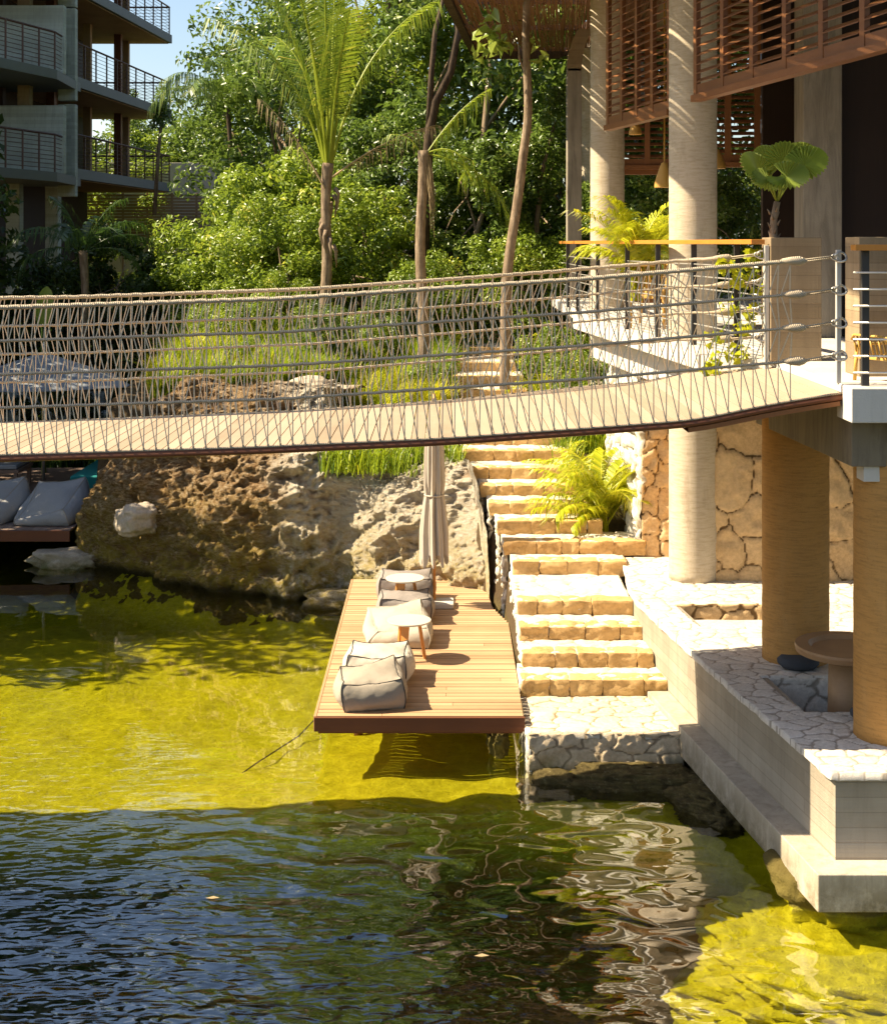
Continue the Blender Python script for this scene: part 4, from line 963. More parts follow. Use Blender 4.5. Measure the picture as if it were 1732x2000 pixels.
# shaded corner on the left
SG = 'dark plants in the shaded corner'
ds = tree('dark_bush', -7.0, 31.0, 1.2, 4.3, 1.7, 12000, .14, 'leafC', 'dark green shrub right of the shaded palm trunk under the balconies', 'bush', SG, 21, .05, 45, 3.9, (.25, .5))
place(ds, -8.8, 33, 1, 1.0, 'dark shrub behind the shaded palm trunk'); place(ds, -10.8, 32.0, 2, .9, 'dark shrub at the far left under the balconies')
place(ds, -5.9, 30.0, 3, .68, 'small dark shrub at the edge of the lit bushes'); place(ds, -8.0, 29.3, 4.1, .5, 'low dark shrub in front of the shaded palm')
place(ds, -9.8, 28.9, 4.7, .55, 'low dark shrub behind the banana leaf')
# trees on the left bank, outside the picture, whose shade falls on rock and water
OG = 'trees on the left bank'
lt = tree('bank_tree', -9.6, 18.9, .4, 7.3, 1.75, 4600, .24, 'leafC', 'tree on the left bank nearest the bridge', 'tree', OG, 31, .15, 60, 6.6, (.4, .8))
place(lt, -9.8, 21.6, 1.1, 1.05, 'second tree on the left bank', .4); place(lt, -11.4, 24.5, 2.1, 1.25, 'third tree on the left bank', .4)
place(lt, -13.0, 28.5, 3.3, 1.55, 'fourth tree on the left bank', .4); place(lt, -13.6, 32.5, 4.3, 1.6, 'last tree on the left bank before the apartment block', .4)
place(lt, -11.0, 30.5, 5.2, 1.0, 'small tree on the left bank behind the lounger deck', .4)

def frond(mb, base, az, elev, Lr, droop, ll, n, lw=.03, hang=.6, rng=None, twist=0, r0=.012, vee=.35, t0=.14):
    """arching feather frond added to a mesh builder"""
    rng = rng or RNG; base = np.array(base, float); k = 14; pts = []; p = base.copy(); el = elev
    for i in range(k+1):
        pts.append(p.copy()); d = np.array([cos(az)*cos(el), sin(az)*cos(el), sin(el)]); p = p+d*Lr/k; el -= droop/k*(.4+1.2*i/k); az += twist/k
    pts = np.array(pts); mb.a = .9; mb.tube(pts, [max(.0025, r0*(1-.85*i/k)) for i in range(k+1)], 4, cap=False)
    t = np.linspace(t0, .99, n)
    for tt in t:
        f = tt*k; i = min(int(f), k-1); c = pts[i]+(pts[i+1]-pts[i])*(f-i); d = pts[i+1]-pts[i]; d = d/np.linalg.norm(d)
        side = np.cross(d, [0, 0, 1.0]); sn = np.linalg.norm(side); side = side/sn if sn > .05 else np.array([1, 0, 0]); up = np.cross(side, d)
        ln = ll*(np.sin(pi*min(1, (tt-t0)*.88+.10))**.5)*rng.uniform(.65, 1.12)+.02; hg_ = hang*rng.uniform(.75, 1.3)
        for sgn in (-1, 1):
            dr = side*sgn*1.0+d*(.45+.5*tt)+up*vee*rng.uniform(.4, 1.3); dr = dr/np.linalg.norm(dr)
            q0 = c; q1 = c+dr*ln*.5+np.array([0, 0, -.16*hg_*ln]); q2 = c+dr*ln*(1-.3*min(1.2, hg_))+np.array([0, 0, -hg_*ln*.75])
            wv = np.cross(dr, up); wv = wv/np.linalg.norm(wv)*lw*.5
            wv = wv*.6+d*lw*.3
            mb.a = float(rng.uniform(0, 1))
            mb.add([q0-wv*.5, q0+wv*.5, q1+wv, q1-wv, q2], [[0, 1, 2, 3], [3, 2, 4]])
def palm_tree(name, x, y, z0, h, rt, fronds, matl, label, lean=(0, 0), cat='palm', group=None, seed=0, bark='bark', stub=True, shaft=None):
    rng = np.random.default_rng(seed); t = thing(name, label, cat, (x, y, z0), group)
    k = 40; tp = []; rr = []
    for i in range(k+1):
        s_ = i/k; tp.append((x+lean[0]*s_**1.4+.03*sin(s_*9+seed), y+lean[1]*s_, z0-.2+(h+.2)*s_)); rr.append(rt*(1.15-.35*s_+(.25*max(0, 1-s_*6)))*(1+.07*(i % 2))*(1+(.35*max(0, s_-.82)/.18 if stub else 0)))
    mb = MB(); mb.tube(tp, rr, 12); mb.build('trunk', M[bark], t, smooth=True)
    top = tp[-1]
    for (az, el, Lr, dp, ll, n, lw, hg) in fronds:
        m_ = MB(); frond(m_, (top[0]+.05*cos(radians(az)), top[1]+.05*sin(radians(az)), top[2]-.05), radians(az), radians(el), Lr, dp, ll, n, lw, hg, rng, rng.uniform(-.2, .2), r0=.034 if Lr > 3 else .014, vee=.1 if Lr > 3 else .35, t0=.26 if Lr > 3 else .14)
        m_.build('frond', M[matl], t, attr=True)
    return t
# tall coconut palm
fr = [(80, 84, 4.2, .35, .9, 70, .030, .6), (200, 80, 4.2, .6, .9, 70, .030, .9), (330, 82, 4.0, .55, .9, 70, .030, .8), (20, 76, 3.7, .9, .85, 64, .030, 1.0),
      (165, 73, 3.6, 1.0, .85, 64, .030, 1.1), (250, 78, 3.9, .8, .9, 66, .030, .9), (290, 74, 3.3, 1.0, .8, 60, .030, 1.0), (120, 72, 3.4, 1.0, .8, 60, .030, 1.0),
      (190, 85, 4.4, .3, .9, 70, .030, .6), (310, 87, 4.3, .25, .9, 70, .030, .6), (270, 83, 4.0, .5, .9, 70, .030, .8)]
cp = palm_tree('coconut_palm', -2.18, 26, 2.7, 3.65, .095, fr, 'palm', 'tall coconut palm with upright yellow green fronds in the middle of the garden', lean=(.10, 0), seed=41)
m_ = MB(); frond(m_, (-2.0, 25.9, 6.1), radians(-5), radians(36), 2.1, .5, .55, 38, .02, 1.25, np.random.default_rng(3), r0=.02); m_.build('dry_frond', M['dryleaf'], cp, attr=True)
m_ = MB(); frond(m_, (-2.15, 25.9, 5.9), radians(172), radians(62), 2.0, .4, .5, 30, .02, 1.2, np.random.default_rng(4), r0=.02); m_.build('dry_frond', M['dryleaf'], cp, attr=True)
m_ = MB()
for k in range(9):
    a = k*.7; m_.tube([(-2.07+.10*cos(a), 26+.10*sin(a), 5.9-k*.13), (-2.07+.17*cos(a), 26+.17*sin(a), 5.8-k*.13), (-2.07+.15*cos(a+.2), 26+.15*sin(a+.2), 5.5-k*.13)], [.05, .035, .01], 5)
m_.build('leaf_sheath', M['bark'], cp, smooth=True)
# leaning palm with a broken drooping frond
fr = [(-4, 56, 1.5, .5, .42, 46, .026, 1.35), (-12, -12, 1.7, 1.2, .60, 54, .022, 1.2), (-30, 20, 1.0, 2.4, .5, 34, .022, 1.2), (165, 60, .7, 1.6, .3, 20, .022, 1.0)]
lp = palm_tree('young_palm', -.36, 24, 2.3, 4.15, .088, fr, 'palm', 'slim palm with one bright broken frond hanging down, right of the coconut palm', lean=(.0, 0), seed=43)
m_ = MB()
for k in range(40):
    a = random.uniform(-.8, .5); r_ = random.uniform(.05, .12); x0 = -.33+r_*cos(a); m_.a = random.random(); zz = random.uniform(5.9, 6.35)
    m_.tube([(x0, 24-.08, zz), (x0+.05, 23.9, zz-.3), (x0+.06+random.uniform(-.03, .05), 23.88, zz-random.uniform(.5, .95))], [.008, .007, .002], 3)
m_.build('dry_fringe', M['dryleaf'], lp, attr=True)
# slender curved tree
t_ = thing('slender_tree', 'slender bare curved trunk reaching up past the reed canopy', 'tree', (.98, 22, 2.2))
prof = [(985, 760), (988, 560), (995, 490), (1010, 400), (1022, 300), (1032, 230), (1030, 160), (1026, 90), (1028, 20), (1030, -60), (1022, -140)]
pts = [((a-866)/FPX*22, 22, E+(475-b)/FPX*22) for a, b in prof]
mb = MB(); fi = np.linspace(0, len(pts)-1, 50); pp = np.array(pts); q = np.stack([np.interp(fi, range(len(pts)), pp[:, i]) for i in range(3)], 1)
kq = np.ones(5)/5; q[:, 0] = np.convolve(np.pad(q[:, 0], 2, 'edge'), kq, 'valid')
mb.tube(q, [.085-.035*i/49 for i in range(50)], 10)
mb.tube([tuple(q[30]), (q[30][0]-.12, 22, q[30][2]+.3), (q[30][0]-.14, 22, q[30][2]+.55)], [.03, .02, .008], 6)
mb.build('trunk', M['bark'], t_, smooth=True)
cl = clumps_ell(14, (1.05, 21.8, 7.95), (.75, .5, .45), np.random.default_rng(5), (.1, .25)); V, F, a = leaf_cloud(60, cl, .24, np.random.default_rng(6), aspect=.6); mesh('leaves', V, F, M['fan'], t_, attrs={'rnd': a})
cl = clumps_ell(40, (1.0, 22, 10.8), (1.4, 1.2, 1.2), np.random.default_rng(5), (.25, .5)); V, F, a = leaf_cloud(4000, cl, .16, np.random.default_rng(7)); mesh('crown', V, F, M['leafA'], t_, attrs={'rnd': a})
# dark forked tree
t_ = thing('forked_tree', 'dark forked tree trunk leaning right behind the young palm', 'tree', (.0, 29, 2.9))
mb = MB(); w2 = lambda a, b, D: ((a-866)/FPX*D, D, E+(475-b)/FPX*D)
mb.tube([w2(822, 560, 29), w2(830, 400, 29), w2(838, 260, 29), w2(850, 200, 29), w2(880, 140, 29), w2(895, 60, 29), w2(880, -20, 29)], [.14, .12, .10, .10, .085, .07, .05], 9)
mb.tube([w2(838, 260, 29), w2(842, 150, 29), w2(850, 60, 29), w2(870, -20, 29)], [.08, .06, .05, .03], 8)
mb.tube([w2(895, 80, 29), w2(905, 60, 29), w2(925, 10, 29)], [.05, .04, .02], 6)
mb.build('trunk', M['darkbark'], t_, smooth=True)
for (pts2, lab) in (([w2(935, 560, 30), w2(925, 470, 30), w2(948, 400, 30), w2(950, 330, 30)], 'thin reddish trunk in the undergrowth left of the slender curved trunk'),
                    ([w2(755, 560, 30.5), w2(757, 470, 30.5), w2(752, 380, 30.5)], 'thin straight trunk in the undergrowth between the two palms'),
                    ([w2(1050, 540, 30), w2(1048, 440, 30), w2(1055, 350, 30), w2(1085, 230, 30)], 'thin pale trunk rising beside the pavilion pillar'),
                    ([w2(302, 420, 46), w2(310, 300, 46), w2(316, 235, 46)], 'pale bare trunk standing behind the upper balcony end')):
    D_ = pts2[0][1]
    tt_ = thing('thin_tree', lab, 'tree', pts2[0]); m_ = MB(); m_.tube(pts2, [.075, .06, .05, .03][:len(pts2)], 7); m_.build('trunk', M['bark'], tt_, smooth=True)
    e_ = pts2[-1]; cl = clumps_ell(14, (e_[0], e_[1], e_[2]+.2), (.5, .5, .4), np.random.default_rng(9), (.15, .3)); V, F, a = leaf_cloud(900, cl, .12, np.random.default_rng(8)); mesh('crown', V, F, M['leafA'], tt_, attrs={'rnd': a})
# shaded palm, left
fr = [(a, e, L_, d, .5, 34, .035, .9) for a, e, L_, d in ((0, 40, 1.6, 1.8), (40, 55, 1.5, 1.5), (85, 60, 1.5, 1.4), (130, 55, 1.5, 1.6), (180, 42, 1.6, 1.8), (220, 50, 1.5, 1.7), (265, 50, 1.4, 1.8), (310, 50, 1.5, 1.7), (340, 20, 1.3, 1.7), (200, 20, 1.3, 1.7), (20, 75, 1.4, 1.0), (160, 78, 1.4, 1.0))]
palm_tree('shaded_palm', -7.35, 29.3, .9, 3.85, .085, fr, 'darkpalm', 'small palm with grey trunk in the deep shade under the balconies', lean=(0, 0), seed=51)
# fern-like palm crown hanging at upper left centre
fr = [(a, e, 2.0, 2.2, .6, 46, .03, 1.25) for a, e in ((160, 60), (185, 45), (215, 60), (250, 50), (300, 50), (0, 45), (60, 60), (270, 75))]
palm_tree('coconut_palm', -4.9, 33.5, 2.8, 5.3, .06, fr, 'leafA', 'darker coconut palm with drooping fronds left of the tall one', lean=(-.1, 0), seed=52, bark='darkbark', stub=False)

def areca(name, x, y, z0, nf, Lr, ll, n, matl, label, seed=0, el=(35, 85), lw=.022, group=None, cat='palm', stems=True, hang=.55):
    rng = np.random.default_rng(seed); t = thing(name, label, cat, (x, y, z0), group)
    for k in range(nf):
        m_ = MB(); az = rng.uniform(0, 2*pi); e_ = radians(rng.uniform(*el)); h0 = rng.uniform(0, .25)*Lr
        b = (x+rng.uniform(-.07, .07), y+rng.uniform(-.07, .07), z0+h0); 
        if stems: m_.a = .8; m_.tube([(b[0], b[1], z0-.1), b], .012, 4)
        frond(m_, b, az, e_, Lr*rng.uniform(.7, 1.1), rng.uniform(.9, 1.9), ll, n, lw, hang, rng, rng.uniform(-.4, .4), r0=.009); m_.build('frond', M[matl], t, attr=True)
    return t
areca('areca_palm', 2.02, 18.35, 1.28, 46, 1.02, .33, 44, 'areca', 'bright yellow green areca palm spilling over the steps beside the tan stone wall', 61, (35, 88), .022)
areca('areca_palm', 2.42, 18.0, ZF+.45, 40, 1.2, .36, 44, 'areca', 'feathery green palm on the pavilion terrace in front of the columns', 62, (58, 89), .02)
GP = 'small palms scattered in the lit garden'
a0 = areca('garden_palm', 1.75, 21.6, 1.9, 14, .8, .28, 24, 'areca', 'small bright palm right of the upper steps under the terrace slab', 63, (30, 85), .022, GP)
place(a0, 1.55, 23.5, 1, 1.1, 'small palm right of the steps, behind the nearer one'); place(a0, 1.75, 19.9, 2, .9, 'small palm at the right edge of the middle steps')
place(a0, -.25, 22.2, 3, .8, 'small palm at the left edge of the upper steps'); place(a0, -1.0, 23.6, 4, .95, 'small palm in the yellow grass behind the rope netting')
place(a0, -2.1, 26.9, 5, 1.1, 'palm seedling just left of the coconut palm base'); place(a0, -2.9, 24.4, 1.7, 1.0, 'small palm among yellow grasses above the rock wall')
place(a0, -3.7, 25.3, .4, 1.0, 'small palm at the left of the yellow grasses'); place(a0, 1.9, 26.0, 2.6, 1.2, 'small palm near the base of the thin pale trunk'); place(a0, .1, 25.5, 3.4, .9, 'small palm beside the base of the young palm')

# grasses: stuff
def grass_patch(name, pts_fn, n, hmin, hmax, matl, seed, wd=.018):
    rng = np.random.default_rng(seed); x, y, zz = pts_fn(n, rng)
    h = rng.uniform(hmin, hmax, n); az = rng.uniform(0, 2*pi, n); ln = rng.uniform(.15, .75, n)
    d = np.stack([np.cos(az), np.sin(az), 0*az], 1); s_ = np.stack([-np.sin(az), np.cos(az), 0*az], 1)*wd*.5
    b = np.stack([x, y, zz], 1); m_ = b+d*(ln*h*.35)[:, None]+np.array([0, 0, 1])*(h*.6)[:, None]; t = b+d*(ln*h)[:, None]+np.array([0, 0, 1])*(h*(1-.35*ln))[:, None]
    V = np.stack([b-s_, b+s_, m_+s_, m_-s_, t], 1).reshape(-1, 3); i = np.arange(n)*5
    F = np.concatenate([np.stack([i, i+1, i+2], 1), np.stack([i, i+2, i+3], 1), np.stack([i+3, i+2, i+4], 1)])
    a = np.clip(.5+.5*fbm(P3(x*1.2, y*1.2, 0.), 2, seed)+rng.uniform(-.4, .4, n), 0, 1)
    return tag(mesh(name, V, F, M[matl], attrs={'rnd': np.repeat(a, 5)}), kind='stuff')
def region(x0, x1, y0, y1, fn=None, cl=.22):
    def f(n, rng):
        nc = max(20, int((x1-x0)*(y1-y0)*9)); cx = rng.uniform(x0, x1, nc); cy = rng.uniform(y0, y1, nc)
        if fn is not None: k = fn(cx, cy); cx, cy = cx[k], cy[k]
        i = rng.integers(len(cx), size=n); x = cx[i]+rng.normal(size=n)*cl*.35; y = cy[i]+rng.normal(size=n)*cl*.35
        return x, y, ground_z(x, y)-.03
    return f
g1 = grass_patch('garden_grass', region(-4.6, .1, 22.3, 28.5), 70000, .35, .85, 'grass', 71)
tag(g1, 'yellow green spiky grasses covering the garden above the rock wall', 'grass')
g2 = grass_patch('garden_grass', lambda n, rng: (lambda x, y: (x, y, 1.72+0*x))(rng.uniform(-1.7, .25, n), rng.normal(20.15, .22, n)), 1900, .15, .55, 'grass', 72, .014); tag(g2, 'dark green grass tufts along the top of the rock wall beside the parasol', 'grass')
g3 = grass_patch('garden_grass', region(1.6, 2.9, 20.3, 28), 9000, .3, .7, 'grass', 73); tag(g3, 'yellow green grasses right of the upper steps', 'grass')
g4 = grass_patch('shade_grass', region(-11, -4.8, 28.0, 31), 9000, .3, .7, 'darkpalm', 74); tag(g4, 'dark ground plants in the shade under the balconies', 'ground cover')
rngu = np.random.default_rng(90); cl = []
for k in range(150):
    x = rngu.uniform(-5, 3.5); y = rngu.uniform(27.5, 33); cl.append((x, y, gz(x, y)+.25, rngu.uniform(.25, .5)))
V, F, a = leaf_cloud(16000, cl, .13, rngu); tag(mesh('undergrowth', V, F, M['leafA'], attrs={'rnd': a}), 'low leafy undergrowth carpeting the foot of the jungle', 'ground cover', kind='stuff')

# banana leaf, planter fan palm, vine
def blade(mb, base, tip_dir, L_, wd, bend=.3, n=12):
    d = np.array(tip_dir, float); d /= np.linalg.norm(d); s_ = np.cross(d, [0, 1, 0]); s_ /= np.linalg.norm(s_); nn = np.cross(s_, d)
    V = []
    for i in range(n+1):
        t = i/n; c = np.array(base)+d*L_*t+nn*bend*L_*t*t; w_ = wd*(np.sin(pi*min(1, t*.93+.05))**.5)*(.9 if t < .95 else .4)
        V += [c-s_*w_/2+nn*.12*w_, c, c+s_*w_/2+nn*.12*w_]
    F = []
    for i in range(n):
        for j in (0, 1): F.append([i*3+j, i*3+j+1, i*3+3+j+1, i*3+3+j])
    mb.add(V, F)
bn = thing('banana_plant', 'single broad upright banana leaf in the shaded corner at the left', 'plant', (-7.3, 26.6, .4))
m_ = MB(); m_.a = .6; blade(m_, (-7.45, 26.6, 3.35), (.12, 0, 1), .75, .36, .05); m_.build('leaf', M['fan'], bn, attr=True, smooth=True)
m_ = MB(); m_.tube([(-7.4, 26.6, .3), (-7.45, 26.6, 3.4)], [.05, .02], 8); m_.build('stem', M['fan'], bn, smooth=True)
fp = thing('fan_palm', 'young fan palm with pleated round leaves in the tall concrete planter', 'palm', (2.98+.05, 13.12, E))
mb = MB(); mb.tube([(3.02, 13.12, E-.05), (3.015, 13.12, E+.1), (3.02, 13.12, E+.22), (3.05, 13.12, E+.38)], [.04, .036, .032, .03], 9)
for k in range(12): a = k*2.4; zz = E+.04+.025*k; mb.tube([(3.02+.03*cos(a), 13.12+.03*sin(a), zz), (3.02+.06*cos(a), 13.12+.06*sin(a), zz+.05)], [.014, .003], 4)
mb.build('trunk', M['bark'], fp, smooth=True)
def fanleaf(c, u, v, r, n=26, ang=300, seed=0):
    """pleated disc; c centre(where petiole meets), u main direction, v side"""
    u = np.array(u, float); u /= np.linalg.norm(u); v = np.array(v, float); v -= u*np.dot(u, v); v /= np.linalg.norm(v); w_ = np.cross(u, v)
    V = [np.array(c)]; m_ = MB()
    K = n*2
    for i in range(K+1):
        a = radians(-ang/2+ang*i/K); rr = r*(1-.06*(i % 2))*(1-.12*abs(a)/pi)
        for f in (.5, 1.0):
            V.append(np.array(c)+(u*cos(a)+v*sin(a))*rr*f+w_*((.02 if i % 2 else -.02)*f*r/.3+.12*r*f*f))
    F = []
    for i in range(K):
        a0_ = 1+i*2; F.append([0, a0_, a0_+2]); F.append([a0_, a0_+1, a0_+3, a0_+2])
    m_.a = .35+.5*random.random(); m_.add(V, F); return m_
w3 = lambda a, b, D: np.array([(a-866)/FPX*D, D, E+(475-b)/FPX*D])
for (px_, py_, D_, dirx, dirz, r_, sy) in ((1480, 335, 13.0, -.8, .3, .20, -.6), (1530, 318, 13.2, .1, .5, .19, -.3), (1570, 322, 13.0, 1, .25, .20, -.5), (1535, 345, 12.9, .6, -.2, .19, -.7), (1560, 312, 13.3, .7, .6, .17, .3), (1498, 315, 13.3, -.4, .7, .15, .5), (1500, 352, 12.9, -.3, -.3, .16, -.7)):
    c_ = w3(px_, py_, D_); nn_ = np.array([.15*dirx, -.75, .65]); uu_ = np.array([dirx, sy*.5, dirz]); m_ = fanleaf(c_, uu_, np.cross(nn_, uu_), r_*1.12)
    lf_ = m_.build('leaf', M['fan'], fp, attr=True)
    b_ = np.array([3.05, 13.12, E+.37]); mid = (b_+c_)/2+np.array([0, 0, .03]); s_ = MB(); s_.a = .8; s_.tube([b_, mid, c_], .007, 5); s_.build('petiole', M['fan'], lf_, attr=True, smooth=True)
vn = thing('climbing_vine', 'climbing vine with round yellow green leaves on the balustrade next to the planter', 'plant', (2.85, 13.4, ZF-.3))
rv = np.random.default_rng(12); cl = [tuple(w3(a, b, 13.25))+(.09,) for a, b in ((1415, 520), (1440, 545), (1470, 500), (1480, 560), (1425, 600), (1450, 640), (1400, 700), (1395, 660), (1470, 610), (1440, 690), (1390, 720), (1465, 530))]
V, F, a = leaf_cloud(260, cl, .075, rv, aspect=.9, spread=1.2); mesh('leaves', V, F, M['areca'], vn, attrs={'rnd': a})
m_ = MB(); m_.tube([w3(1392, 735, 13.3), w3(1400, 660, 13.2), w3(1440, 600, 13.25), w3(1460, 540, 13.25), w3(1430, 510, 13.25)], .006, 5); m_.tube([w3(1440, 690, 13.3), w3(1470, 610, 13.25), w3(1480, 500, 13.25)], .005, 5); m_.build('stem', M['fan'], vn, smooth=True)

# ------------------------------------------------------------------ rope bridge
BX = np.array([-12, -8, -6, -4.5, -3.34, -1.4, 0, 1.06, 1.91, 2.46, 3.1]); BH = np.array([1.30, 1.52, 1.60, 1.63, 1.60, 1.54, 1.475, 1.40, 1.335, 1.22, 1.115])
xs_ = np.linspace(-12, 3.1, 400); hs_ = np.interp(xs_, BX, BH); hs_ = np.convolve(np.pad(hs_, 5, 'edge'), np.ones(11)/11, 'valid')
HB = lambda x: float(np.interp(x, xs_, hs_))
HTt = lambda x: float(np.interp(x, [-12, -8, -5, -3.34, -1.22, 1.06, 2.73, 3.1], [.15, .42, .50, .487, .42, .271, .128, .10]))
YN = 10.86
YF = lambda x: float(np.interp(x, [-12, -3.9, -1.43, .16, 1.4, 2.3, 2.6, 3.1], [12.85, 12.9, 13.15, 13.45, 13.8, 13.75, 13.4, 13.0]))
br = thing('rope_bridge', 'rope suspension bridge with pale plank deck crossing the whole picture', 'bridge', (-2, 12, 3.3))
mb = MB(); x = -12.0
while x < 3.04:
    wd = .105; z0 = E-HB(x); z1 = E-HB(x+wd-.008); mb.a = random.random(); ya, yb = YN+.01, YF(x)
    mb.add([(x, ya, z0-.03), (x+wd-.008, ya, z1-.03), (x+wd-.008, yb, z1-.03), (x, yb, z0-.03), (x, ya, z0), (x+wd-.008, ya, z1), (x+wd-.008, yb, z1), (x, yb, z0)],
           [[0, 3, 2, 1], [4, 5, 6, 7], [0, 1, 5, 4], [1, 2, 6, 5], [2, 3, 7, 6], [3, 0, 4, 7]]); x += wd
mb.build('deck_planks', M['bridgewood'], br, attr=True)
xr = np.linspace(-12, 3.02, 150)
for side, yf in (('near', lambda x: YN), ('far', YF)):
    m_ = MB(); m_.tube([(x, yf(x)-(.0 if side == 'near' else -.02), E-HB(x)-.035) for x in xr], .024, 8); m_.build('edge_cable', M['fascia'], br, smooth=True)
    m_ = MB(); m_.tube([(x, yf(x)-(.012 if side == 'near' else -.012), E-HB(x)-.002) for x in xr], .008, 6); m_.build('edge_cable', M['rope2'], br, smooth=True)
m_ = MB()
for a_, b_ in zip(np.linspace(1.85, 3.0, 9)[:-1], np.linspace(1.85, 3.0, 9)[1:]):
    za, zb = E-HB(a_)-.062, E-HB(b_)-.062
    m_.add([(a_, YN-.01, za-.035), (b_, YN-.01, zb-.035), (b_, YN+.35, zb-.035), (a_, YN+.35, za-.035), (a_, YN-.01, za), (b_, YN-.01, zb), (b_, YN+.35, zb), (a_, YN+.35, za)], [[0, 3, 2, 1], [4, 5, 6, 7], [0, 1, 5, 4], [2, 3, 7, 6]])
m_.build('bearing_board', M['redwood'], br)
def side_ropes(near):
    yf = (lambda x: YN) if near else YF; xe = 2.66 if near else 2.62; xend = 3.02 if near else 2.90; ye = (10.9 if near else 13.05)
    for k in range(4):
        r_ = .0175 if k == 0 else .0115
        xx = np.linspace(-12, xe, 190); m_ = MB()
        zr = lambda x: E-HTt(x)-.253*k
        m_.tube([(x, yf(x), zr(x)+.003*sin(x*40)) for x in xx], r_, 8)
        o_ = m_.build('rope', M['rope'] if k == 0 else M['rope2'], br, smooth=True)
        # spliced end, knot and shackle
        m_ = MB(); q = [(xe-.10, yf(xe), zr(xe)), (xe-.03, yf(xe), zr(xe)), (xe+.03, yf(xe), zr(xe)), (xe+.07, yf(xe), zr(xe)), (xe+.09, yf(xe), zr(xe))]; m_.tube(q, [r_, .032, .038, .024, .008], 10)
        hz = E-(.105+.25*k)
        m_.tube([(xe+.05, yf(xe)-.01, zr(xe)+.008), (xend-.05, ye-.01, hz+.008)], .006, 5); m_.tube([(xe+.05, yf(xe)+.01, zr(xe)-.008), (xend-.05, ye+.01, hz-.008)], .006, 5)
        m_.build('knot', M['rope'] if k == 0 else M['rope2'], o_, smooth=True)
        m_ = MB(); m_.tube([(xend+.045*cos(a)-.005, ye+.02*sin(a*2), hz+.036*sin(a)) for a in np.linspace(0, 2*pi, 18)], .009, 6)
        m_.tube([(xend-.045+.028*cos(a), ye, hz+.022*sin(a)) for a in np.linspace(0, 2*pi, 14)], .006, 6); m_.build('shackle', M['cable'], o_, smooth=True)
    lac = MB(); rng = np.random.default_rng(3 if near else 4); dx = .094; x = -8.0; kn = MB(); cr_ = .0048
    while x < xe-.02:
        y = yf(x); zd = E-HB(x)+.004; j = lambda: rng.uniform(-.008, .008)
        ys = y-(.012 if near else -.012)
        z = [E-HTt(x)-.253*k for k in range(4)]
        a1 = [(x, ys, zd), (x+j(), y, z[3]), (x+.01+j(), y, z[2]), (x+j(), y, z[1]), (x+.01+j(), y, z[0])]
        off = [-dx*.72, -dx*.1, -dx*.85, -dx*.15] if x < 0 else [-dx*.9, dx*.05, -dx*.8, dx*.1]
        a2 = [(x, ys, zd)]+[(x+off[3-k]+j(), y, z[k]) for k in (3, 2, 1, 0)]
        lac.tube(a1, cr_, 3, cap=False); lac.tube(a2, cr_, 3, cap=False)
        kn.tube([(x, ys-.004, zd-.004), (x, ys-.004, zd+.016)], .009, 5)
        kn.tube([(x-.008, y, z[0]), (x+.01, y, z[0])], .0205, 6)
        for k in (1, 2, 3): kn.tube([(x-.006+j(), y, z[k]), (x+.006, y, z[k])], .014, 5)
        x += dx
    lac.add(np.concatenate(kn.V), kn.F, 1); lac.build('rope_lacing', [M['cord'], M['rope2']], br)
side_ropes(True); side_ropes(False)

# ------------------------------------------------------------------ left: lounger deck
zl = .5
ldk = thing('lounge_deck', 'shaded brown wooden lounger deck at the left edge of the pond', 'deck', (-8, 24, zl))
mb = MB(); x = -11.0
while x < -5.75:
    mb.a = random.random(); mb.box(x, x+.112, 22.0, 27.2, zl-.03, zl); x += .12
mb.build('deck_boards', M['darkdeck'], ldk, attr=True)
bevel(MB().box(-11.02, -5.72, 21.95, 21.99, zl-.17, zl-.004).build('front_fascia', M['fascia'], ldk), .004)
bevel(MB().box(-11.0, -5.8, 24.6, 24.64, zl+.001, zl+.14).box(-11, -5.8, 24.64, 27.2, zl+.10, zl+.14).build('raised_step', M['darkdeck'], ldk), .004)
def bigbag(x, y, sc, label, seed, rz=0):
    q = []
    for (a, b, c_) in ((-.42, -.42, 0), (.40, -.46, 0), (.5, .38, 0), (-.42, .42, 0), (-.40, -.40, .12), (.30, -.44, .26), (.44, .40, .62), (-.30, .40, .55)):
        q.append((x+(a*cos(rz)-b*sin(rz))*sc, y+(a*sin(rz)+b*cos(rz))*sc, zl+.003+c_*sc))
    return bag('lounge_bag', q, [.06, .05, .08, .08, .07, .0], M['coolbag'], label, 'bean bag', 'large bean bags on the lounger deck', seed=seed, seam_mat=M['beige'])
bigbag(-6.22, 22.75, 1.0, 'large grey bean bag lounger in the shade next to the rock wall', 7)
bigbag(-7.25, 22.85, 1.0, 'large grey bean bag lounger cut off by the left edge of the photo', 8, -.12)
db = thing('daybed', 'teal upholstered daybed half hidden behind the rock wall', 'daybed', (-5.75, 24.9, zl+.14))
bevel(MB().box(-6.25, -4.9, 24.0, 25.9, zl+.141, zl+.50).build('mattress', M['teal'], db), .03, 3)
bevel(MB().box(-5.95, -4.9, 25.905, 26.1, zl+.141, zl+.75).build('backrest', M['teal'], db), .03, 3)
ln = thing('sun_lounger', 'dark wooden sun lounger with grey mattress at the left edge behind the bean bags', 'sun lounger', (-7.6, 25.0, zl+.14))
bevel(MB().box(-8.6, -7.35, 24.7, 25.5, zl+.50, zl+.58).build('mattress', M['greycloth'], ln), .02, 3)
bevel(MB().box(-8.6, -7.30, 24.66, 25.54, zl+.44, zl+.495).build('frame', M['darkdeck'], ln), .005)
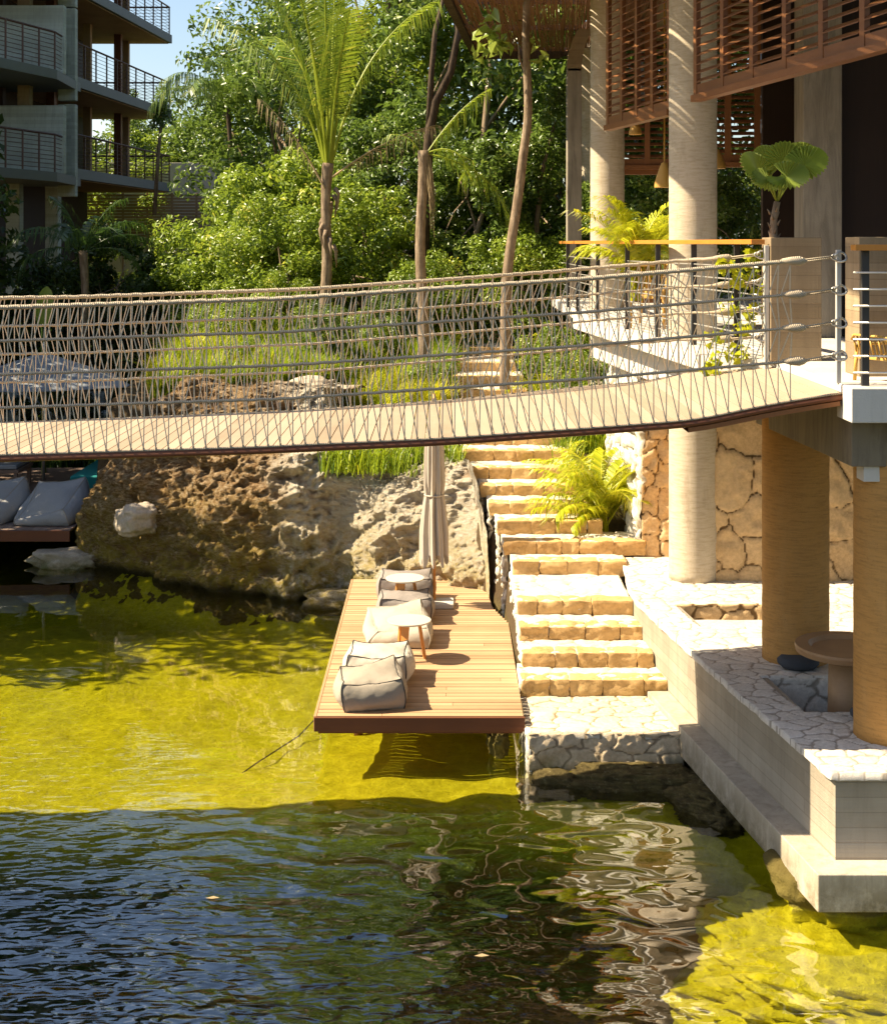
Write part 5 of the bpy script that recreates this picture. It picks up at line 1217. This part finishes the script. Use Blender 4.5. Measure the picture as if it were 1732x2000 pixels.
for (a, b) in ((-7.36, 24.7), (-7.36, 25.5), (-8.5, 24.7), (-8.5, 25.5)): bevel(MB().box(a-.03, a+.03, b-.03, b+.03, zl+.141, zl+.44).build('leg', M['darkdeck'], ln), .003)
pr_ = thing('parasol', 'open square grey parasol over the lounger deck seen through the rope netting', 'parasol', (-7.2, 25.8, zl))
MB().tube([(-7.19, 25.8, zl+.14), (-7.19, 25.8, 3.05)], .028, 10).build('pole', M['cable'], pr_, smooth=True)
n = 24; A, B = np.meshgrid(np.linspace(-1, 1, n), np.linspace(-1, 1, n), indexing='ij'); rr = np.maximum(abs(A), abs(B)); zc_ = 2.95-.55*rr+.05*np.minimum(abs(abs(A)-abs(B)), .3)-.04*rr*np.cos(np.minimum(abs(A), abs(B))*pi/2)
ca, sa = cos(.35), sin(.35); Pp = np.stack([-7.19+1.42*(A*ca-B*sa), 25.8+1.42*(A*sa+B*ca), zc_], -1).reshape(-1, 3); ix = np.arange(n*n).reshape(n, n); Fq = np.stack([ix[:-1, :-1], ix[1:, :-1], ix[1:, 1:], ix[:-1, 1:]], -1).reshape(-1, 4)
o_ = mesh('canopy', Pp, Fq, M['greycloth'], pr_); sd = o_.modifiers.new('s', 'SOLIDIFY'); sd.thickness = .01
MB().lathe(-7.19, 25.8, [(.03, 2.94), (.035, 3.0), (.01, 3.12)], 12).build('finial', M['cable'], pr_, smooth=True)
for k in range(3):
    o_ = bevel(MB().box(-9.5, -4.9, 29.5+k*.8, 29.9+k*.8, 1.15+.32*k, 1.42+.32*k).build('garden_step', M['concgrey'], None, (-7, 29.5+k*.8, 1.15+.32*k)), .01)
    tag(o_, ('lowest', 'middle', 'topmost')[k]+' long grey concrete step in the shade behind the parasol', 'step', 'long concrete steps in the shaded garden')

# ------------------------------------------------------------------ apartment building, garden wall, fence
ab = thing('apartment_building', 'grey concrete apartment block with stacked steel railed balconies at upper left', 'building', (-13, 48, 2))
def XF(D): return -10.4-.068*(55-D)
levels = [375, 232, 85, -62]
for li, yb in enumerate(levels):
    z0 = E+(475-yb)/FPX*55; 
    D0, D1 = 43.5, 55.0
    sl_ = bevel(MB().prism([(XF(D0), D0), (XF(D1), D1), (-24, D1), (-24, D0)], z0, z0+.32).build('balcony_slab', M['bldsteel'], ab), .01)
    MB().prism([(XF(D0)-.12, D0+.1), (XF(D1)-.12, D1-.1), (-24, D1-.1), (-24, D0+.1)], z0-.03, z0-.004).build('soffit', M['soffit'], sl_)
    zt = z0+.32; rl_ = MB()
    rl_.tube([(XF(D0)-.08, D0+.1, zt+1.05), (XF(D1)-.08, D1-.1, zt+1.05)], .035, 4); 
    for k in range(8): rl_.tube([(XF(D0)-.08, D0+.1, zt+.1+k*.12), (XF(D1)-.08, D1-.1, zt+.1+k*.12)], .010, 3)
    for k in range(11): D = D0+.1+(D1-D0-.2)*k/10; rl_.box(XF(D)-.10, XF(D)-.06, D-.03, D+.03, zt, zt+1.05)
    for k in range(8): rl_.tube([(XF(D1)-.08, D1-.1, zt+.1+k*.12), (-14, D1-.1, zt+.1+k*.12)], .010, 3)
    rl_.tube([(XF(D1)-.08, D1-.1, zt+1.05), (-14, D1-.1, zt+1.05)], .035, 4)
    rl_.build('balcony_railing', M['rustrail'], ab)
    if li < 3:
        zn = E+(475-levels[li+1])/FPX*55
        for (x_, y_, mt) in ((-12.3, 45, 'fascia'), (-12.4, 50, 'soffit'), (-12.8, 47, 'fascia'), (-11.9, 52.5, 'fascia'), (-12.0, 54.2, 'soffit')):
            bevel(MB().box(x_-.13, x_+.13, y_-.13, y_+.13, zt, zn-.03).build('post', M[mt], ab), .01)
# nearer wing with privacy walls
for li, (pa_, pb_) in enumerate(((355, 345), (155, 140), (-40, -60))):
    D_ = 40.0; z0 = E+(475-pa_)/FPX*D_; x1 = (112-866)/FPX*D_
    sl_ = bevel(MB().prism([(x1, D_), (x1-.9, 36.8), (-26, 36.8), (-26, 43.4), (x1-.2, 43.4)], z0, z0+.27).build('balcony_slab', M['bldsteel'], ab), .01)
    zt = z0+.27; rl_ = MB()
    for zz, r_ in [(zt+1.05, .035)]+[(zt+.1+k*.12, .010) for k in range(8)]: rl_.tube([(x1-.08, D_+.8, zz), (x1-.06, D_, zz), (x1-.95, 36.9, zz), (-16, 36.9, zz)], r_, 4)
    for k in range(5): rl_.box(x1-.08-.22*k, x1-.04-.22*k, D_-.78*k-.03, D_-.78*k+.03, zt, zt+1.05)
    rl_.build('balcony_railing', M['rustrail'], ab)
    # two privacy walls
    bevel(MB().box(-11.45, -10.93, 42.6, 42.9, zt-.6, zt+2.15).build('privacy_wall', M['concgrey'], ab), .02)
    bevel(MB().box(-16, x1-.25+.2, 40.9, 41.2, zt, zt+1.95).build('privacy_wall', M['concgrey'], ab), .02)
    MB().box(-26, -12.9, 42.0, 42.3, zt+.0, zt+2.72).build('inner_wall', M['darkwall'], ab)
    bevel(MB().box(x1-1.55, x1-1.2, 41.5, 41.85, zt, zt+2.7).build('post', M['conc'], ab), .01)
for (x_, y_) in ((-12.1, 44.5), (-12.4, 41.5), (-14.5, 39)): bevel(MB().box(x_-.2, x_+.2, y_-.2, y_+.2, .5, 6.7).build('pier', M['concgrey'], ab), .02)
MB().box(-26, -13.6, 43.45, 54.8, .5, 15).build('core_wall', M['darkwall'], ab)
o_ = bevel(MB().box(-15, -7.6, 57, 57.3, 2.5, 8.1).build('garden_wall', M['concsm'], None, (-8, 57, 2.5)), .01); tag(o_, 'grey board marked concrete garden wall beyond the balconies', 'wall')
fn = thing('timber_fence', 'pale horizontal slat fence glimpsed below the lowest balcony', 'fence', (-10, 55.5, 3))
m_ = MB()
for k in range(16): m_.box(-15.5, -8.6, 55.5, 55.53, 4.9+k*.12, 4.9+k*.12+.09)
m_.build('slats', M['soffit'], fn)
for k in range(8): bevel(MB().box(-15.3+k*.95, -15.22+k*.95, 55.54, 55.6, 2.9, 6.85).build('post', M['soffit'], fn), .003)

# ------------------------------------------------------------------ pavilion furniture and lamps
def pendant(px_, py_, D_, label, w_=.21, h_=.30):
    x, y = (px_-866)/FPX*D_, D_; zt = E+(475-py_)/FPX*D_; t = thing('pendant_lamp', label, 'pendant lamp', (x, y, zt-h_), 'woven pendant lamps in the pavilion')
    pr = [(w_, zt-h_), (w_*1.0, zt-h_+.03), (w_*.92, zt-h_*.7), (w_*.55, zt-h_*.25), (w_*.35, zt-.02), (w_*.3, zt)]
    MB().lathe(x, y, pr, 24).build('lamp_shade', M['wicker'], t); MB().tube([(x, y, zt), (x, y, 9.1)], .012, 5).build('cord', M['wicker'], t)
pendant(1240, 235, 22, 'small woven pendant lamp between the two left pavilion columns', .1, .22)
pendant(1297, 318, 18.6, 'bell shaped woven pendant lamp just left of the main column', .13, .32)
pendant(1398, 292, 18.0, 'woven pendant lamp peeking out right of the main column', .12, .24)
def chair(x, y, rz, label, mat):
    t = thing('armchair', label, 'chair', (0, 0, 0), None)
    R_ = lambda a, b, c_: (a, b, c_)
    bevel(MB().box(-.26, .26, -.25, .25, .38, .43).build('seat', M[mat], t), .01)
    m_ = MB()
    for k in range(9): m_.tube([(-.25+.0625*k, .24, .43), (-.25+.0625*k, .30, .80)], .012, 5)
    m_.tube([(-.28, -.2, .62), (-.29, .1, .62), (-.26, .30, .72), (-.2, .32, .80), (.2, .32, .80), (.26, .30, .72), (.29, .1, .62), (.28, -.2, .62)], .022, 6); m_.build('backrest', M[mat], t, smooth=True)
    for (a, b) in ((-.25, -.22), (.25, -.22), (-.25, .24), (.25, .24)): m_ = MB(); m_.tube([(a*1.08, b*1.08, 0), (a, b, .62)], .02, 6); m_.build('leg', M[mat], t, smooth=True)
    t.location = (x, y, ZF); t.rotation_euler = (0, 0, rz); return t
chair(2.72, 18.0, 2.3, 'yellow wicker armchair behind the balustrade, left of the main column', 'wicker')
chair(3.0, 19.1, .6, 'yellow wicker armchair farther back on the pavilion terrace', 'wicker')
c_ = chair(3.66, 11.02-.38, 2.0, 'yellow wooden chair cut off by the right edge beside the short balustrade', 'yellowwood')
c_.location = (3.47, 11.1, ZF); c_.scale = (.75, .75, .45)
tt = thing('dining_table', 'small brown table between the wicker armchairs on the pavilion terrace', 'table', (3.3, 17.8, ZF))
bevel(MB().box(2.98, 3.7, 18.3, 18.9, ZF+.70, ZF+.74).build('table_top', M['slabwood'], tt), .005); bevel(MB().box(3.3, 3.38, 18.55, 18.63, ZF, ZF+.70).build('leg', M['slabwood'], tt), .003)

# ------------------------------------------------------------------ small things on the water
for (a, b, s_, lab) in ((415, 1755, .05, 'pale dead leaf floating on the dark water at lower left'), (940, 1868, .05, 'yellow dead leaf floating on the dark water near the bottom centre'), (1185, 1480, .03, 'tiny pale leaf floating just in front of the deck shoal')):
    D_ = E*FPX/(b-475); x = (a-866)/FPX*D_; m_ = MB(); m_.a = .9; V = [(x-s_, D_, .004), (x, D_-s_*.4, .008), (x+s_*1.1, D_+s_*.1, .004), (x+.1*s_, D_+s_*.5, .009)]; m_.add(V, [[0, 1, 2], [0, 2, 3]])
    tag(m_.build('floating_leaf', M['dryleaf'], None, (x, D_, 0), attr=True), lab, 'leaf', 'dead leaves floating on the pond')
m_ = MB(); m_.tube([(-1.25, 15.3, -.05), (-1.5, 14.9, -.22), (-1.85, 14.2, -.25), (-2.15, 13.6, -.3), (-2.2, 13.2, -.6)], .007, 5)
tag(m_.build('mooring_line', M['blackseam'], None, (-1.25, 15.3, -.05), True), 'thin dark mooring line running from the deck over the shallow yellow bed', 'rope')
